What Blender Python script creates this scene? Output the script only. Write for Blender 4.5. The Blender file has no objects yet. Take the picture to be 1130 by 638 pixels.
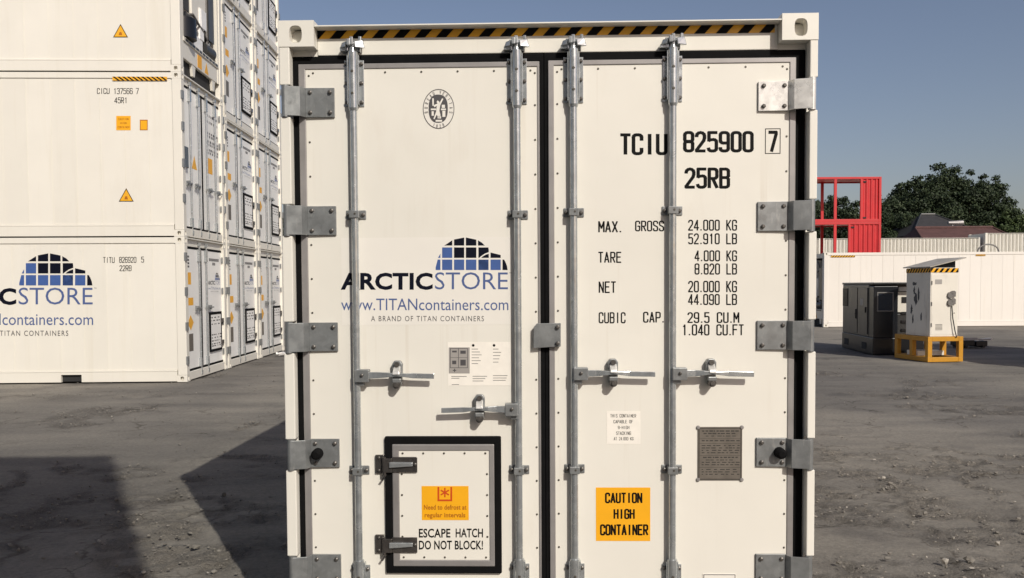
import bpy, math, random
import numpy as np
from mathutils import Matrix, Vector
random.seed(7)
rng = np.random.default_rng(7)
scene = bpy.context.scene
C = bpy.context.collection

# ------------------------------------------------------------------ camera
IW, IH = 1130.0, 638.0
FOC, CX, CY, PITCH, ROLL, CAMH = 942.26, 565.0, 352.74, .0397, -.006, 1.6839
fw = Vector((0, math.cos(PITCH), -math.sin(PITCH)))
up0 = Vector((0, math.sin(PITCH), math.cos(PITCH))); rt0 = Vector((1, 0, 0))
rt = math.cos(ROLL) * rt0 + math.sin(ROLL) * up0
up = -math.sin(ROLL) * rt0 + math.cos(ROLL) * up0
cam_d = bpy.data.cameras.new('camera'); cam = bpy.data.objects.new('camera', cam_d); C.objects.link(cam)
cam.matrix_world = Matrix(((rt.x, up.x, -fw.x, 0), (rt.y, up.y, -fw.y, 0), (rt.z, up.z, -fw.z, CAMH), (0, 0, 0, 1)))
cam_d.sensor_width = 36; cam_d.lens = FOC / IW * 36; cam_d.shift_y = (CY - IH / 2) / IW
cam_d.clip_start = .05; cam_d.clip_end = 5000
scene.camera = cam

# ------------------------------------------------------------------ world, sun, exposure
SUN_EL = math.radians(34.9); SX, SY = .467, -.884
w = bpy.data.worlds.new('World'); scene.world = w; w.use_nodes = True
nt = w.node_tree; bg = nt.nodes['Background']
sky = nt.nodes.new('ShaderNodeTexSky'); sky.sky_type = 'NISHITA'; sky.sun_disc = False
sky.sun_elevation = SUN_EL; sky.sun_rotation = math.atan2(SX, SY)
sky.air_density = 1.0; sky.dust_density = 2.0; sky.ozone_density = 2.2; sky.altitude = 0
gain = nt.nodes.new('ShaderNodeMix'); gain.data_type = 'RGBA'; gain.blend_type = 'MULTIPLY'; gain.inputs[0].default_value = 1
gain.inputs[7].default_value = (1.22, 1.04, .99, 1)      # hazy, slightly violet air
nt.links.new(sky.outputs[0], gain.inputs[6]); nt.links.new(gain.outputs[2], bg.inputs[0]); bg.inputs[1].default_value = .085
sd = bpy.data.lights.new('sun', 'SUN'); sd.energy = 3.6; sd.angle = math.radians(.53); sd.color = (1, .955, .86)
sun = bpy.data.objects.new('sun', sd); C.objects.link(sun)
sv = Vector((SX * math.cos(SUN_EL), SY * math.cos(SUN_EL), math.sin(SUN_EL)))
sun.rotation_euler = sv.to_track_quat('Z', 'Y').to_euler(); sun.location = (20, -30, 30)
scene.view_settings.view_transform = 'Standard'; scene.view_settings.look = 'None'
scene.view_settings.exposure = 0; scene.view_settings.gamma = 1
scene.render.engine = 'CYCLES'

# ------------------------------------------------------------------ pixel -> place
CAM = Vector((0, 0, CAMH))
def ray(x, y): return fw + rt * ((x - CX) / FOC) + up * ((CY - y) / FOC)
def gnd(x, y, z=0.0):
    d = ray(x, y); t = (z - CAMH) / d.z; return CAM + d * t
def at(x, y, Y):
    d = ray(x, y); return CAM + d * (Y / d.y)
MX, MY, MYAW = .1625, 3.9045, -.0273
_c, _s = math.cos(MYAW), math.sin(MYAW)
def L(px, py, yl):
    """point of the main container's local frame on its plane y=yl seen at a photo pixel -> (x, z)"""
    d = ray(px, py)
    lo = Vector((_c * (0 - MX) + _s * (0 - MY), -_s * (0 - MX) + _c * (0 - MY)))
    ld = Vector((_c * d.x + _s * d.y, -_s * d.x + _c * d.y))
    t = (yl - lo.y) / ld.y
    return lo.x + t * ld.x, CAMH + t * d.z
def Lx(px, py, yl): return L(px, py, yl)[0]
def Lz(px, py, yl): return L(px, py, yl)[1]

# ------------------------------------------------------------------ materials
MATS = {}
def nodes(name):
    m = bpy.data.materials.new(name); m.use_nodes = True
    n = m.node_tree; b = n.nodes['Principled BSDF']; MATS[name] = m
    return m, n, b
def coords(n, scale=(1, 1, 1)):
    g = n.nodes.new('ShaderNodeNewGeometry'); mp = n.nodes.new('ShaderNodeMapping'); mp.inputs['Scale'].default_value = scale
    n.links.new(g.outputs['Position'], mp.inputs['Vector']); return mp.outputs[0]
def noise(n, vec, scale, detail=4, rough=.55):
    t = n.nodes.new('ShaderNodeTexNoise'); t.inputs['Scale'].default_value = scale; t.inputs['Detail'].default_value = detail
    t.inputs['Roughness'].default_value = rough; n.links.new(vec, t.inputs['Vector']); return t.outputs['Fac']
def ramp(n, fac, stops):
    r = n.nodes.new('ShaderNodeValToRGB'); e = r.color_ramp.elements
    while len(e) < len(stops): e.new(.5)
    for el, (p, c) in zip(e, stops): el.position = p; el.color = (*c, 1) if len(c) == 3 else c
    n.links.new(fac, r.inputs[0]); return r.outputs[0]
def mixc(n, fac, a, b, mode='MIX'):
    m = n.nodes.new('ShaderNodeMix'); m.data_type = 'RGBA'; m.blend_type = mode
    for s, v in ((m.inputs[0], fac), (m.inputs[6], a), (m.inputs[7], b)):
        if isinstance(v, (int, float)): s.default_value = v
        elif isinstance(v, tuple): s.default_value = (*v, 1)
        else: n.links.new(v, s)
    return m.outputs[2]
def bump(n, b, h, strength, dist):
    k = n.nodes.new('ShaderNodeBump'); k.inputs['Strength'].default_value = strength; k.inputs['Distance'].default_value = dist
    n.links.new(h, k.inputs['Height']); n.links.new(k.outputs[0], b.inputs['Normal'])
def simple(name, col, rough=.5, metal=0, var=.06, scale=6, spec=.5, bmp=0, dirt=None):
    m, n, b = nodes(name); v = coords(n)
    lo = tuple(c * (1 - var) for c in col); hi = tuple(min(1, c * (1 + var)) for c in col)
    c = ramp(n, noise(n, v, scale, 5), [(.3, lo), (.7, hi)])
    if dirt:
        f = ramp(n, noise(n, coords(n, (1, 1, .35)), dirt[1], 6, .65), [(dirt[2], (0, 0, 0)), (dirt[2] + .2, (1, 1, 1))])
        k = n.nodes.new('ShaderNodeMath'); k.operation = 'MULTIPLY'; k.inputs[1].default_value = dirt[3]; n.links.new(f, k.inputs[0])
        c = mixc(n, k.outputs[0], c, dirt[0])
    n.links.new(c, b.inputs['Base Color'])
    b.inputs['Roughness'].default_value = rough; b.inputs['Metallic'].default_value = metal
    b.inputs['Specular IOR Level'].default_value = spec
    if bmp: bump(n, b, noise(n, v, scale * 8, 4), bmp, .002)
    return m
simple('white_paint', (.735, .71, .645), .42, var=.025, scale=1.6, spec=.35, dirt=((.55, .47, .37), 3.0, .60, .22), bmp=.03)
def door_paint():
    m = MATS['white_paint']; n = m.node_tree; b = n.nodes['Principled BSDF']; l = b.inputs['Base Color'].links[0]; c = l.from_socket
    st = ramp(n, noise(n, coords(n, (26, 26, .7)), 1.0, 4, .6), [(.57, (0, 0, 0)), (.72, (1, 1, 1))])
    pm = ramp(n, noise(n, coords(n, (1, 1, .5)), 2.2, 3), [(.45, (0, 0, 0)), (.65, (1, 1, 1))])
    mu = n.nodes.new('ShaderNodeMath'); mu.operation = 'MULTIPLY'; n.links.new(st, mu.inputs[0]); n.links.new(pm, mu.inputs[1])
    m2 = n.nodes.new('ShaderNodeMath'); m2.operation = 'MULTIPLY'; m2.inputs[1].default_value = .28; n.links.new(mu.outputs[0], m2.inputs[0])
    c = mixc(n, m2.outputs[0], c, (.52, .45, .35)); n.links.new(c, b.inputs['Base Color'])
    k = b.inputs['Normal'].links[0].from_node
    k2 = n.nodes.new('ShaderNodeBump'); k2.inputs['Strength'].default_value = .25; k2.inputs['Distance'].default_value = .02; n.links.new(noise(n, coords(n), 2.6, 2), k2.inputs['Height']); n.links.new(k2.outputs[0], k.inputs['Normal'])
    n.links.new(ramp(n, noise(n, coords(n), 5, 5), [(.3, (.36,) * 3), (.7, (.50,) * 3)]), b.inputs['Roughness'])
door_paint()
simple('stack_white', (.745, .715, .64), .36, var=.025, scale=1.2, spec=.5, dirt=((.58, .54, .46), 1.2, .58, .25))
simple('far_white', (.735, .70, .645), .5, var=.03, scale=.5, spec=.3, dirt=((.62, .56, .47), .6, .58, .25))
simple('door_white_lifted', (.86, .85, .82), .32, var=.03, scale=2, spec=.5, dirt=((.62, .60, .56), 1.5, .60, .25))  # base colour lifted above the stack white to brighten ends in grazing sun
def vary(name, amt):
    # panels differ slightly in age and wash
    m = MATS[name]; n = m.node_tree; b = n.nodes['Principled BSDF']; c = b.inputs['Base Color'].links[0].from_socket
    oi = n.nodes.new('ShaderNodeObjectInfo'); f = ramp(n, oi.outputs['Random'], [(0, (1 - amt, 1 - amt, 1 - amt * 1.15)), (1, (1 + amt, 1 + amt, 1 + amt))])
    st = ramp(n, noise(n, coords(n, (7, 7, .35)), 1.0, 5, .6), [(.55, (1, 1, 1)), (.76, (.955, .945, .92))])
    c = mixc(n, 1.0, mixc(n, 1.0, c, f, 'MULTIPLY'), st, 'MULTIPLY'); n.links.new(c, b.inputs['Base Color'])
vary('stack_white', .022); vary('far_white', .02); vary('door_white_lifted', .03)
simple('inox_side', (.72, .72, .72), .4, var=.04, scale=2, spec=.4, dirt=((.45, .43, .40), 1.6, .58, .25))
simple('rubber', (.0045, .0045, .005), .8, var=.2, scale=20, spec=.12)
simple('dark_hole', (.02, .02, .02), .8)
simple('alu', (.30, .285, .28), .45, metal=.35, var=.10, scale=9, dirt=((.17, .15, .14), 6, .55, .4))
simple('black_print', (.004, .004, .004), .6, var=.1, spec=.12)
simple('navy_print', (.003, .004, .012), .6, var=.1, spec=.12)
simple('blue_print', (.045, .10, .30), .5, var=.08, scale=30)
simple('blue_letter', (.075, .115, .27), .4, var=.05)
simple('grey_print', (.07, .066, .07), .5)
simple('pale_print', (.33, .31, .29), .5)
simple('orange_sticker', (.84, .40, .010), .4, var=.03, scale=12)
simple('yellow_tape', (.80, .40, .02), .4, var=.06, scale=12)
simple('red_print', (.55, .065, .008), .45)
simple('brown_print', (.40, .13, .004), .5)
simple('vinyl', (.755, .727, .672), .4, var=.015, spec=.35)
simple('paper', (.84, .80, .73), .35, var=.03, scale=30)
simple('plate', (.165, .145, .122), .45, metal=.3, var=.15, scale=25)
simple('plate_print', (.035, .031, .027), .6)
simple('red_paint', (.50, .018, .022), .45, var=.08, scale=1.5, dirt=((.30, .03, .025), 1.5, .6, .4))
simple('corr_white', (.70, .68, .61), .5, var=.04, scale=.6, dirt=((.52, .48, .42), .8, .58, .25))
simple('gen_dark', (.034, .034, .034), .38, var=.25, scale=2, dirt=((.10, .09, .075), 2.2, .52, .5))
simple('gen_grey', (.046, .046, .045), .3, var=.25, scale=2.2, dirt=((.016, .016, .016), 2.5, .50, .7))
simple('gen_black', (.008, .009, .012), .3, var=.3, scale=3)
simple('dark_glass', (.02, .025, .035), .08, spec=.8)
simple('cab_white', (.72, .68, .60), .45, var=.05, scale=2, dirt=((.35, .32, .28), 3.5, .56, .55))
simple('cab_stain', (.07, .068, .07), .6, var=.4, scale=8)
simple('cab_lid', (.42, .39, .34), .55, var=.1, scale=4, dirt=((.25, .22, .18), 3, .5, .5))
simple('yellow_paint', (.50, .24, .02), .45, var=.08, scale=5, dirt=((.25, .14, .04), 6, .58, .5))
simple('plastic_grey', (.16, .15, .14), .5)
simple('roof_dark', (.030, .029, .031), .8, var=.2, scale=2)
simple('roof_red', (.085, .040, .036), .8, var=.2, scale=2)
simple('house_wall', (.45, .42, .37), .8)
simple('bark', (.10, .075, .05), .9)
simple('stone', (.185, .17, .148), .9, var=.35, scale=14, bmp=.4)
simple('stone_pale', (.34, .315, .275), .9, var=.25, scale=14, bmp=.4)
simple('white_plastic', (.85, .84, .82), .35)
def galv(name, base, metal, rough, sc):
    m, n, b = nodes(name); v = coords(n)
    vo = n.nodes.new('ShaderNodeTexVoronoi'); vo.inputs['Scale'].default_value = sc; n.links.new(v, vo.inputs['Vector'])
    sp = n.nodes.new('ShaderNodeSeparateColor'); n.links.new(vo.outputs['Color'], sp.inputs[0])
    c1 = ramp(n, sp.outputs[0], [(0, tuple(c * .80 for c in base)), (1, tuple(c * 1.12 for c in base))])
    c2 = ramp(n, noise(n, coords(n, (1, 1, 1)), 14, 6, .6), [(.35, tuple(c * .78 for c in base)), (.62, tuple(c * 1.1 for c in base))])
    c = mixc(n, .6, c1, c2)
    st = ramp(n, noise(n, coords(n, (9, 9, 2.2)), 4, 6, .7), [(.60, (0, 0, 0)), (.70, (1, 1, 1))])
    k = n.nodes.new('ShaderNodeMath'); k.operation = 'MULTIPLY'; k.inputs[1].default_value = .35; n.links.new(st, k.inputs[0])
    c = mixc(n, k.outputs[0], c, (.50, .49, .46))
    n.links.new(c, b.inputs['Base Color']); b.inputs['Metallic'].default_value = metal
    r = ramp(n, noise(n, v, 20, 4), [(.3, (rough - .08,) * 3), (.7, (rough + .12,) * 3)]); n.links.new(r, b.inputs['Roughness'])
    bump(n, b, noise(n, v, 60, 3), .12, .002)
galv('galv', (.270, .280, .282), .5, .36, 45)
galv('galv_rod', (.51, .535, .545), .7, .20, 40)
galv('galv_bright', (.74, .73, .70), .45, .3, 60)
simple('steel_dark', (.17, .155, .145), .22, metal=.8, var=.2, scale=30)
simple('bolt', (.13, .12, .11), .4, metal=.6, var=.2, scale=60)
simple('screw', (.10, .09, .075), .45, metal=.4)

def make_ground_mat():
    m, n, b = nodes('ground_mat'); v = coords(n)
    at_ = n.nodes.new('ShaderNodeAttribute'); at_.attribute_name = 'rub'; rub = at_.outputs['Fac']
    big = ramp(n, noise(n, v, .22, 5, .6), [(.32, (.163, .153, .136)), (.68, (.230, .216, .192))])
    strk = ramp(n, noise(n, coords(n, (.35, 1.3, 1)), .8, 7, .65), [(.30, (.70, .70, .72)), (.70, (1.22, 1.20, 1.16))])
    c = mixc(n, 1.0, big, strk, 'MULTIPLY')
    fine = ramp(n, noise(n, v, 34, 6, .75), [(.3, (.74, .74, .74)), (.7, (1.22, 1.22, 1.22))])
    c = mixc(n, 1.0, c, fine, 'MULTIPLY')
    sp = ramp(n, noise(n, v, 150, 3, .6), [(.62, (0, 0, 0)), (.74, (1, 1, 1))])
    k = n.nodes.new('ShaderNodeMath'); k.operation = 'MULTIPLY'; n.links.new(sp, k.inputs[0]); n.links.new(rub, k.inputs[1])
    grv = ramp(n, noise(n, v, 70, 4, .7), [(.3, (.075, .068, .06)), (.55, (.17, .155, .135)), (.78, (.36, .33, .29))])
    rr = n.nodes.new('ShaderNodeMath'); rr.operation = 'MULTIPLY'; rr.inputs[1].default_value = .45; n.links.new(rub, rr.inputs[0])
    c = mixc(n, rr.outputs[0], c, grv); c = mixc(n, k.outputs[0], c, (.40, .37, .33))
    # oil stains and damp patches
    oil = ramp(n, noise(n, v, .55, 5, .6), [(.58, (1, 1, 1)), (.70, (.66, .66, .69))])
    c = mixc(n, 1.0, c, oil, 'MULTIPLY')
    # worn, paler wheel tracks sweeping across the yard
    wv = n.nodes.new('ShaderNodeTexWave'); wv.inputs['Scale'].default_value = .10; wv.inputs['Distortion'].default_value = 9; wv.inputs['Detail'].default_value = 3; wv.inputs['Detail Scale'].default_value = .6
    n.links.new(coords(n, (.45, 1, 1)), wv.inputs['Vector'])
    c = mixc(n, 1.0, c, ramp(n, wv.outputs['Fac'], [(.35, (.90, .90, .91)), (.75, (1.16, 1.15, 1.13))]), 'MULTIPLY')
    cr = n.nodes.new('ShaderNodeTexVoronoi'); cr.feature = 'DISTANCE_TO_EDGE'; cr.inputs['Scale'].default_value = 1.1
    wn = n.nodes.new('ShaderNodeTexNoise'); wn.inputs['Scale'].default_value = 2.2; wn.inputs['Detail'].default_value = 5; n.links.new(v, wn.inputs['Vector'])
    va = n.nodes.new('ShaderNodeVectorMath'); va.operation = 'MULTIPLY_ADD'; va.inputs[1].default_value = (.9, .9, 0); n.links.new(wn.outputs['Color'], va.inputs[0]); n.links.new(v, va.inputs[2]); n.links.new(va.outputs[0], cr.inputs['Vector'])
    ck = ramp(n, cr.outputs['Distance'], [(.0, (.52, .50, .48)), (.016, (1, 1, 1))])
    cm = ramp(n, noise(n, v, .6, 3), [(.48, (0, 0, 0)), (.58, (1, 1, 1))])
    c = mixc(n, cm, c, mixc(n, 1.0, c, ck, 'MULTIPLY'))
    n.links.new(c, b.inputs['Base Color']); b.inputs['Roughness'].default_value = .93; b.inputs['Specular IOR Level'].default_value = .2
    h = noise(n, v, 45, 8, .72)
    mm = n.nodes.new('ShaderNodeMath'); mm.operation = 'MULTIPLY_ADD'; n.links.new(rub, mm.inputs[0]); mm.inputs[1].default_value = 1.3; mm.inputs[2].default_value = .35
    hh = n.nodes.new('ShaderNodeMath'); hh.operation = 'MULTIPLY'; n.links.new(h, hh.inputs[0]); n.links.new(mm.outputs[0], hh.inputs[1])
    bump(n, b, hh.outputs[0], .8, .03)
make_ground_mat()
def make_leaf(name, a, b_, c_):
    m, n, b = nodes(name)
    at_ = n.nodes.new('ShaderNodeAttribute'); at_.attribute_name = 'tone'
    c = ramp(n, at_.outputs['Fac'], [(0, a), (.55, b_), (1, c_)])
    n.links.new(c, b.inputs['Base Color']); b.inputs['Roughness'].default_value = .6; b.inputs['Specular IOR Level'].default_value = .25
make_leaf('leaf_dark', (.018, .028, .014), (.029, .044, .020), (.050, .068, .031))
make_leaf('leaf_mid', (.024, .038, .014), (.048, .072, .025), (.085, .110, .042))
def M(n): return MATS[n]

# ------------------------------------------------------------------ mesh helpers
class MB:
    def __init__(s): s.v = []; s.f = []; s.sm = []
    def add(s, vs, fs, smooth=False):
        o = len(s.v); s.v += [tuple(p) for p in vs]; s.f += [tuple(i + o for i in f) for f in fs]; s.sm += [smooth] * len(fs); return s
    def box(s, x0, x1, y0, y1, z0, z1):
        x0, x1 = sorted((x0, x1)); y0, y1 = sorted((y0, y1)); z0, z1 = sorted((z0, z1))
        return s.add([(x0, y0, z0), (x1, y0, z0), (x1, y1, z0), (x0, y1, z0), (x0, y0, z1), (x1, y0, z1), (x1, y1, z1), (x0, y1, z1)],
                     [(0, 3, 2, 1), (4, 5, 6, 7), (0, 1, 5, 4), (1, 2, 6, 5), (2, 3, 7, 6), (3, 0, 4, 7)])
    def hexa(s, p): return s.add(p, [(0, 3, 2, 1), (4, 5, 6, 7), (0, 1, 5, 4), (1, 2, 6, 5), (2, 3, 7, 6), (3, 0, 4, 7)])
    def prism(s, poly, axis, a, b):
        """poly (counter-clockwise) in the two other axes, extruded along axis from a to b"""
        n = len(poly)
        def P(u, v, t): return {'x': (t, u, v), 'y': (u, t, v), 'z': (u, v, t)}[axis]
        vs = [P(u, v, a) for u, v in poly] + [P(u, v, b) for u, v in poly]
        fs = [tuple(range(n)), tuple(range(2 * n - 1, n - 1, -1))] + [(i, i + n, (i + 1) % n + n, (i + 1) % n) for i in range(n)]
        return s.add(vs, fs)
    def tube(s, p0, p1, r0, r1=None, n=12, cap=True):
        r1 = r0 if r1 is None else r1
        p0 = Vector(p0); p1 = Vector(p1); d = (p1 - p0).normalized()
        a = d.orthogonal().normalized(); b = d.cross(a)
        ring = [(a * math.cos(2 * math.pi * i / n) + b * math.sin(2 * math.pi * i / n)) for i in range(n)]
        vs = [p0 + q * r0 for q in ring] + [p1 + q * r1 for q in ring]
        s.add(vs, [(i, (i + 1) % n, (i + 1) % n + n, i + n) for i in range(n)], True)
        if cap: s.add(vs, [tuple(range(n - 1, -1, -1)), tuple(range(n, 2 * n))])
        return s
    def path(s, pts, r, n=8):
        for a, b in zip(pts, pts[1:]): s.tube(a, b, r, n=n)
        return s
    def frame(s, o, i, y0, y1):
        """rectangular ring: o, i = (x0,x1,z0,z1) outer/inner, between y0 and y1"""
        O = [(o[0], o[2]), (o[1], o[2]), (o[1], o[3]), (o[0], o[3])]; I = [(i[0], i[2]), (i[1], i[2]), (i[1], i[3]), (i[0], i[3])]
        vs = [(x, y, z) for y in (y0, y1) for R in (O, I) for x, z in R]
        fs = []
        for k in range(4):
            j = (k + 1) % 4
            fs += [(k, j, j + 4, k + 4), (k + 8, k + 12, j + 12, j + 8), (k, k + 8, j + 8, j), (k + 4, j + 4, j + 12, k + 12)]
        return s.add(vs, fs)
    def mesh(s, name):
        me = bpy.data.meshes.new(name); me.from_pydata(s.v, [], s.f); me.validate()
        if any(s.sm) and len(me.polygons) == len(s.sm): me.polygons.foreach_set('use_smooth', s.sm)
        me.update(); return me
    def build(s, name, mat, parent=None, bevel=0, fix=True):
        me = s.mesh(name)
        if fix:
            import bmesh
            bm = bmesh.new(); bm.from_mesh(me); bmesh.ops.recalc_face_normals(bm, faces=bm.faces); bm.to_mesh(me); bm.free()
        return place(name, me, mat, parent, bevel=bevel)
def place(name, me, mat, parent=None, loc=None, rot=None, scale=None, bevel=0):
    if mat and not me.materials: me.materials.append(M(mat))
    o = bpy.data.objects.new(name, me); C.objects.link(o)
    if parent: o.parent = parent
    if loc: o.location = loc
    if rot: o.rotation_euler = rot
    if scale: o.scale = scale
    if bevel:
        b = o.modifiers.new('bevel', 'BEVEL'); b.width = bevel; b.segments = 2; b.limit_method = 'ANGLE'; b.angle_limit = math.radians(35)
    return o
def thing(name, loc, rz, label, cat, group=None):
    o = bpy.data.objects.new(name, None); C.objects.link(o); o.location = loc; o.rotation_euler = (0, 0, rz); o.empty_display_size = .2
    return tag(o, label, cat, group)
def tag(o, label, cat, group=None):
    o['label'] = label; o['category'] = cat
    if group: o['group'] = group
    return o
def copy_tree(o, parent=None):
    c = o.copy(); C.objects.link(c)
    if parent: c.parent = parent
    for ch in o.children: copy_tree(ch, c)
    return c

# ------------------------------------------------------------------ flat print: a stroke font and shapes
def arc(cx, cy, rx, ry, a0, a1, n=5):
    return [(cx + rx * math.cos(math.radians(a0 + (a1 - a0) * i / n)), cy + ry * math.sin(math.radians(a0 + (a1 - a0) * i / n))) for i in range(n + 1)]
Q = .5; R = .22; K = .36      # condensed glyph: width .36, height 1, corner radius
def rr(x0, x1, y0, y1, r=.13):  # rounded outline, open list closed on itself
    return arc(x1 - r, y1 - r, r, r, 0, 90, 3) + arc(x0 + r, y1 - r, r, r, 90, 180, 3) + arc(x0 + r, y0 + r, r, r, 180, 270, 3) + arc(x1 - r, y0 + r, r, r, 270, 360, 3) + [(x1, y1 - r)]
r_ = .13
G = {
 '0': [rr(0, K, 0, 1)], 'O': [rr(0, K, 0, 1)], '1': [[(.10, .82), (.2, 1), (.2, 0)]], 'I': [[(.18, 0), (.18, 1)]],
 '2': [[(0, .80)] + arc(K / 2, .82, K / 2, .18, 180, 0, 6) + [(K, .70), (K * .9, .56), (0, .05), (0, 0), (K, 0)]],
 '3': [[(0, .84)] + arc(r_, 1 - r_, r_, r_, 180, 90, 3) + arc(K - r_, 1 - r_, r_, r_, 90, 0, 3) + [(K, .62), (K * .75, .53), (K * .4, .53)], [(K * .75, .53), (K, .44)] + arc(K - r_, r_, r_, r_, 0, -90, 3) + arc(r_, r_, r_, r_, 270, 180, 3)],
 '4': [[(K * .75, 0), (K * .75, 1), (0, .3), (0, .24), (K * 1.08, .24)]],
 '5': [[(K, 1), (.02, 1), (.02, .56), (.05, .60)] + arc(K - r_, .62 - r_, r_, r_, 90, 0, 3) + arc(K - r_, r_, r_, r_, 0, -90, 3) + arc(r_, r_, r_, r_, 270, 180, 3)],
 '6': [[(K, .84)] + arc(K - r_, 1 - r_, r_, r_, 0, 90, 3) + arc(r_, 1 - r_, r_, r_, 90, 180, 3) + arc(r_, r_, r_, r_, 180, 270, 3) + arc(K - r_, r_, r_, r_, 270, 360, 3) + [(K, .44)] + arc(K - r_, .57 - r_, r_, r_, 0, 90, 3) + [(0.05, .57)]],
 '7': [[(0, 1), (K, 1), (K, .9), (.12, 0)]],
 '8': [rr(0, K, .50, 1), rr(0, K, 0, .52)],
 '9': [[(0, .16)] + arc(r_, r_, r_, r_, 180, 270, 3) + arc(K - r_, r_, r_, r_, 270, 360, 3) + arc(K - r_, 1 - r_, r_, r_, 0, 90, 3) + arc(r_, 1 - r_, r_, r_, 90, 180, 3) + [(0, .56)] + arc(r_, .43 + r_, r_, r_, 180, 270, 3) + [(K - .05, .43)]],
 'A': [[(0, 0), (K / 2, 1), (K, 0)], [(.07, .28), (K - .07, .28)]],
 'B': [[(0, 0), (0, 1), (K - r_, 1)] + arc(K - r_, 1 - r_, r_, r_, 90, 0, 3) + [(K, .62), (K - .06, .53), (0, .53)], [(K - .06, .53), (K, .44)] + arc(K - r_, r_, r_, r_, 0, -90, 3) + [(0, 0)]],
 'C': [[(K, .74)] + arc(K - r_, 1 - r_, r_, r_, 0, 90, 3) + arc(r_, 1 - r_, r_, r_, 90, 180, 3) + arc(r_, r_, r_, r_, 180, 270, 3) + arc(K - r_, r_, r_, r_, 270, 360, 3) + [(K, .26)]],
 'D': [[(0, 0), (0, 1)] + arc(K - .2, .8, .2, .2, 90, 0, 4) + arc(K - .2, .2, .2, .2, 0, -90, 4) + [(0, 0)]],
 'E': [[(K, 1), (0, 1), (0, 0), (K, 0)], [(0, .53), (K * .85, .53)]], 'F': [[(K, 1), (0, 1), (0, 0)], [(0, .53), (K * .85, .53)]],
 'G': [[(K, .74)] + arc(K - r_, 1 - r_, r_, r_, 0, 90, 3) + arc(r_, 1 - r_, r_, r_, 90, 180, 3) + arc(r_, r_, r_, r_, 180, 270, 3) + arc(K - r_, r_, r_, r_, 270, 360, 3) + [(K, .48), (K * .55, .48)]],
 'H': [[(0, 0), (0, 1)], [(K, 0), (K, 1)], [(0, .53), (K, .53)]], 'K': [[(0, 0), (0, 1)], [(K, 1), (0, .40)], [(.10, .55), (K, 0)]],
 'L': [[(0, 1), (0, 0), (K, 0)]], 'M': [[(0, 0), (0, 1), (K * .55, .35), (K * 1.1, 1), (K * 1.1, 0)]], 'N': [[(0, 0), (0, 1), (K, 0), (K, 1)]],
 'P': [[(0, 0), (0, 1)] + arc(K - r_, 1 - r_, r_, r_, 90, 0, 3) + arc(K - r_, .45 + r_, r_, r_, 0, -90, 3) + [(0, .45)]],
 'R': [[(0, 0), (0, 1)] + arc(K - r_, 1 - r_, r_, r_, 90, 0, 3) + arc(K - r_, .48 + r_, r_, r_, 0, -90, 3) + [(0, .48)], [(K * .45, .48), (K, 0)]],
 'S': [[(K, .78)] + arc(K - r_, 1 - r_, r_, r_, 0, 90, 3) + arc(r_, 1 - r_, r_, r_, 90, 180, 3) + [(0, .68), (.05, .58), (K - .05, .43), (K, .33)] + arc(K - r_, r_, r_, r_, 0, -90, 3) + arc(r_, r_, r_, r_, 270, 180, 3) + [(0, .22)]],
 'T': [[(0, 1), (K, 1)], [(K / 2, 1), (K / 2, 0)]], 'U': [[(0, 1)] + arc(r_, r_, r_, r_, 180, 270, 3) + arc(K - r_, r_, r_, r_, 270, 360, 3) + [(K, 1)]],
 'V': [[(0, 1), (K / 2, 0), (K, 1)]], 'X': [[(0, 0), (K, 1)], [(0, 1), (K, 0)]], '.': [[(.07, 0), (.07, .05)]], ',': [[(.12, .03), (.08, -.08)]], '-': [[(.04, .5), (K - .04, .5)]],
 '!': [[(.18, .28), (.18, 1)], [(.18, 0), (.18, .06)]],
}
def stroke_text(s, sw=.12, adv=.52, xs=1.0):
    """flat ribbons; returns (verts2d, faces, depth index), cap height 1, baseline 0"""
    V, F, Dp = [], [], []
    x = 0; k = 0; wd = 0
    for ch in s:
        wd += ch == ' '
        for pl in G.get(ch, []):
            pts = [((px) * xs + x, py) for px, py in pl]
            for a, b in zip(pts, pts[1:]):
                dx, dy = b[0] - a[0], b[1] - a[1]; l = math.hypot(dx, dy)
                if l < 1e-6: continue
                nx, ny = -dy / l * sw / 2, dx / l * sw / 2; ex, ey = dx / l * sw * .30, dy / l * sw * .30
                o = len(V)
                V += [(a[0] - ex + nx, a[1] - ey + ny), (a[0] - ex - nx, a[1] - ey - ny), (b[0] + ex - nx, b[1] + ey - ny), (b[0] + ex + nx, b[1] + ey + ny)]
                F.append((o, o + 1, o + 2, o + 3)); Dp += [k % 5 + 10 * wd] * 4; k += 1
        x += adv * xs * (.62 if ch == '.' else 1)
    return V, F, Dp
def font_text(s, bold=0.0, spacing=1.0):
    cu = bpy.data.curves.new('t', 'FONT'); cu.body = s; cu.offset = bold; cu.space_character = spacing; cu.resolution_u = 3; cu.fill_mode = 'FRONT'
    o = bpy.data.objects.new('t', cu); C.objects.link(o)
    bpy.context.view_layer.update()
    me = bpy.data.meshes.new_from_object(o.evaluated_get(bpy.context.evaluated_depsgraph_get()))
    V = [(v.co.x, v.co.y) for v in me.vertices]; F = [tuple(p.vertices) for p in me.polygons]
    bpy.data.objects.remove(o); bpy.data.curves.remove(cu); bpy.data.meshes.remove(me)
    # number the words by the gaps between them
    xs = sorted({(min(V[i][0] for i in f), max(V[i][0] for i in f)) for f in F}); edges = []; end = xs[0][1]
    for a, b in xs:
        if a - end > .115 + .30 * max(0, spacing - 1): edges.append((a + end) / 2)
        end = max(end, b)
    D = [10 * sum(v[0] > e for e in edges) for v in V]
    return V, F, D
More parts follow.
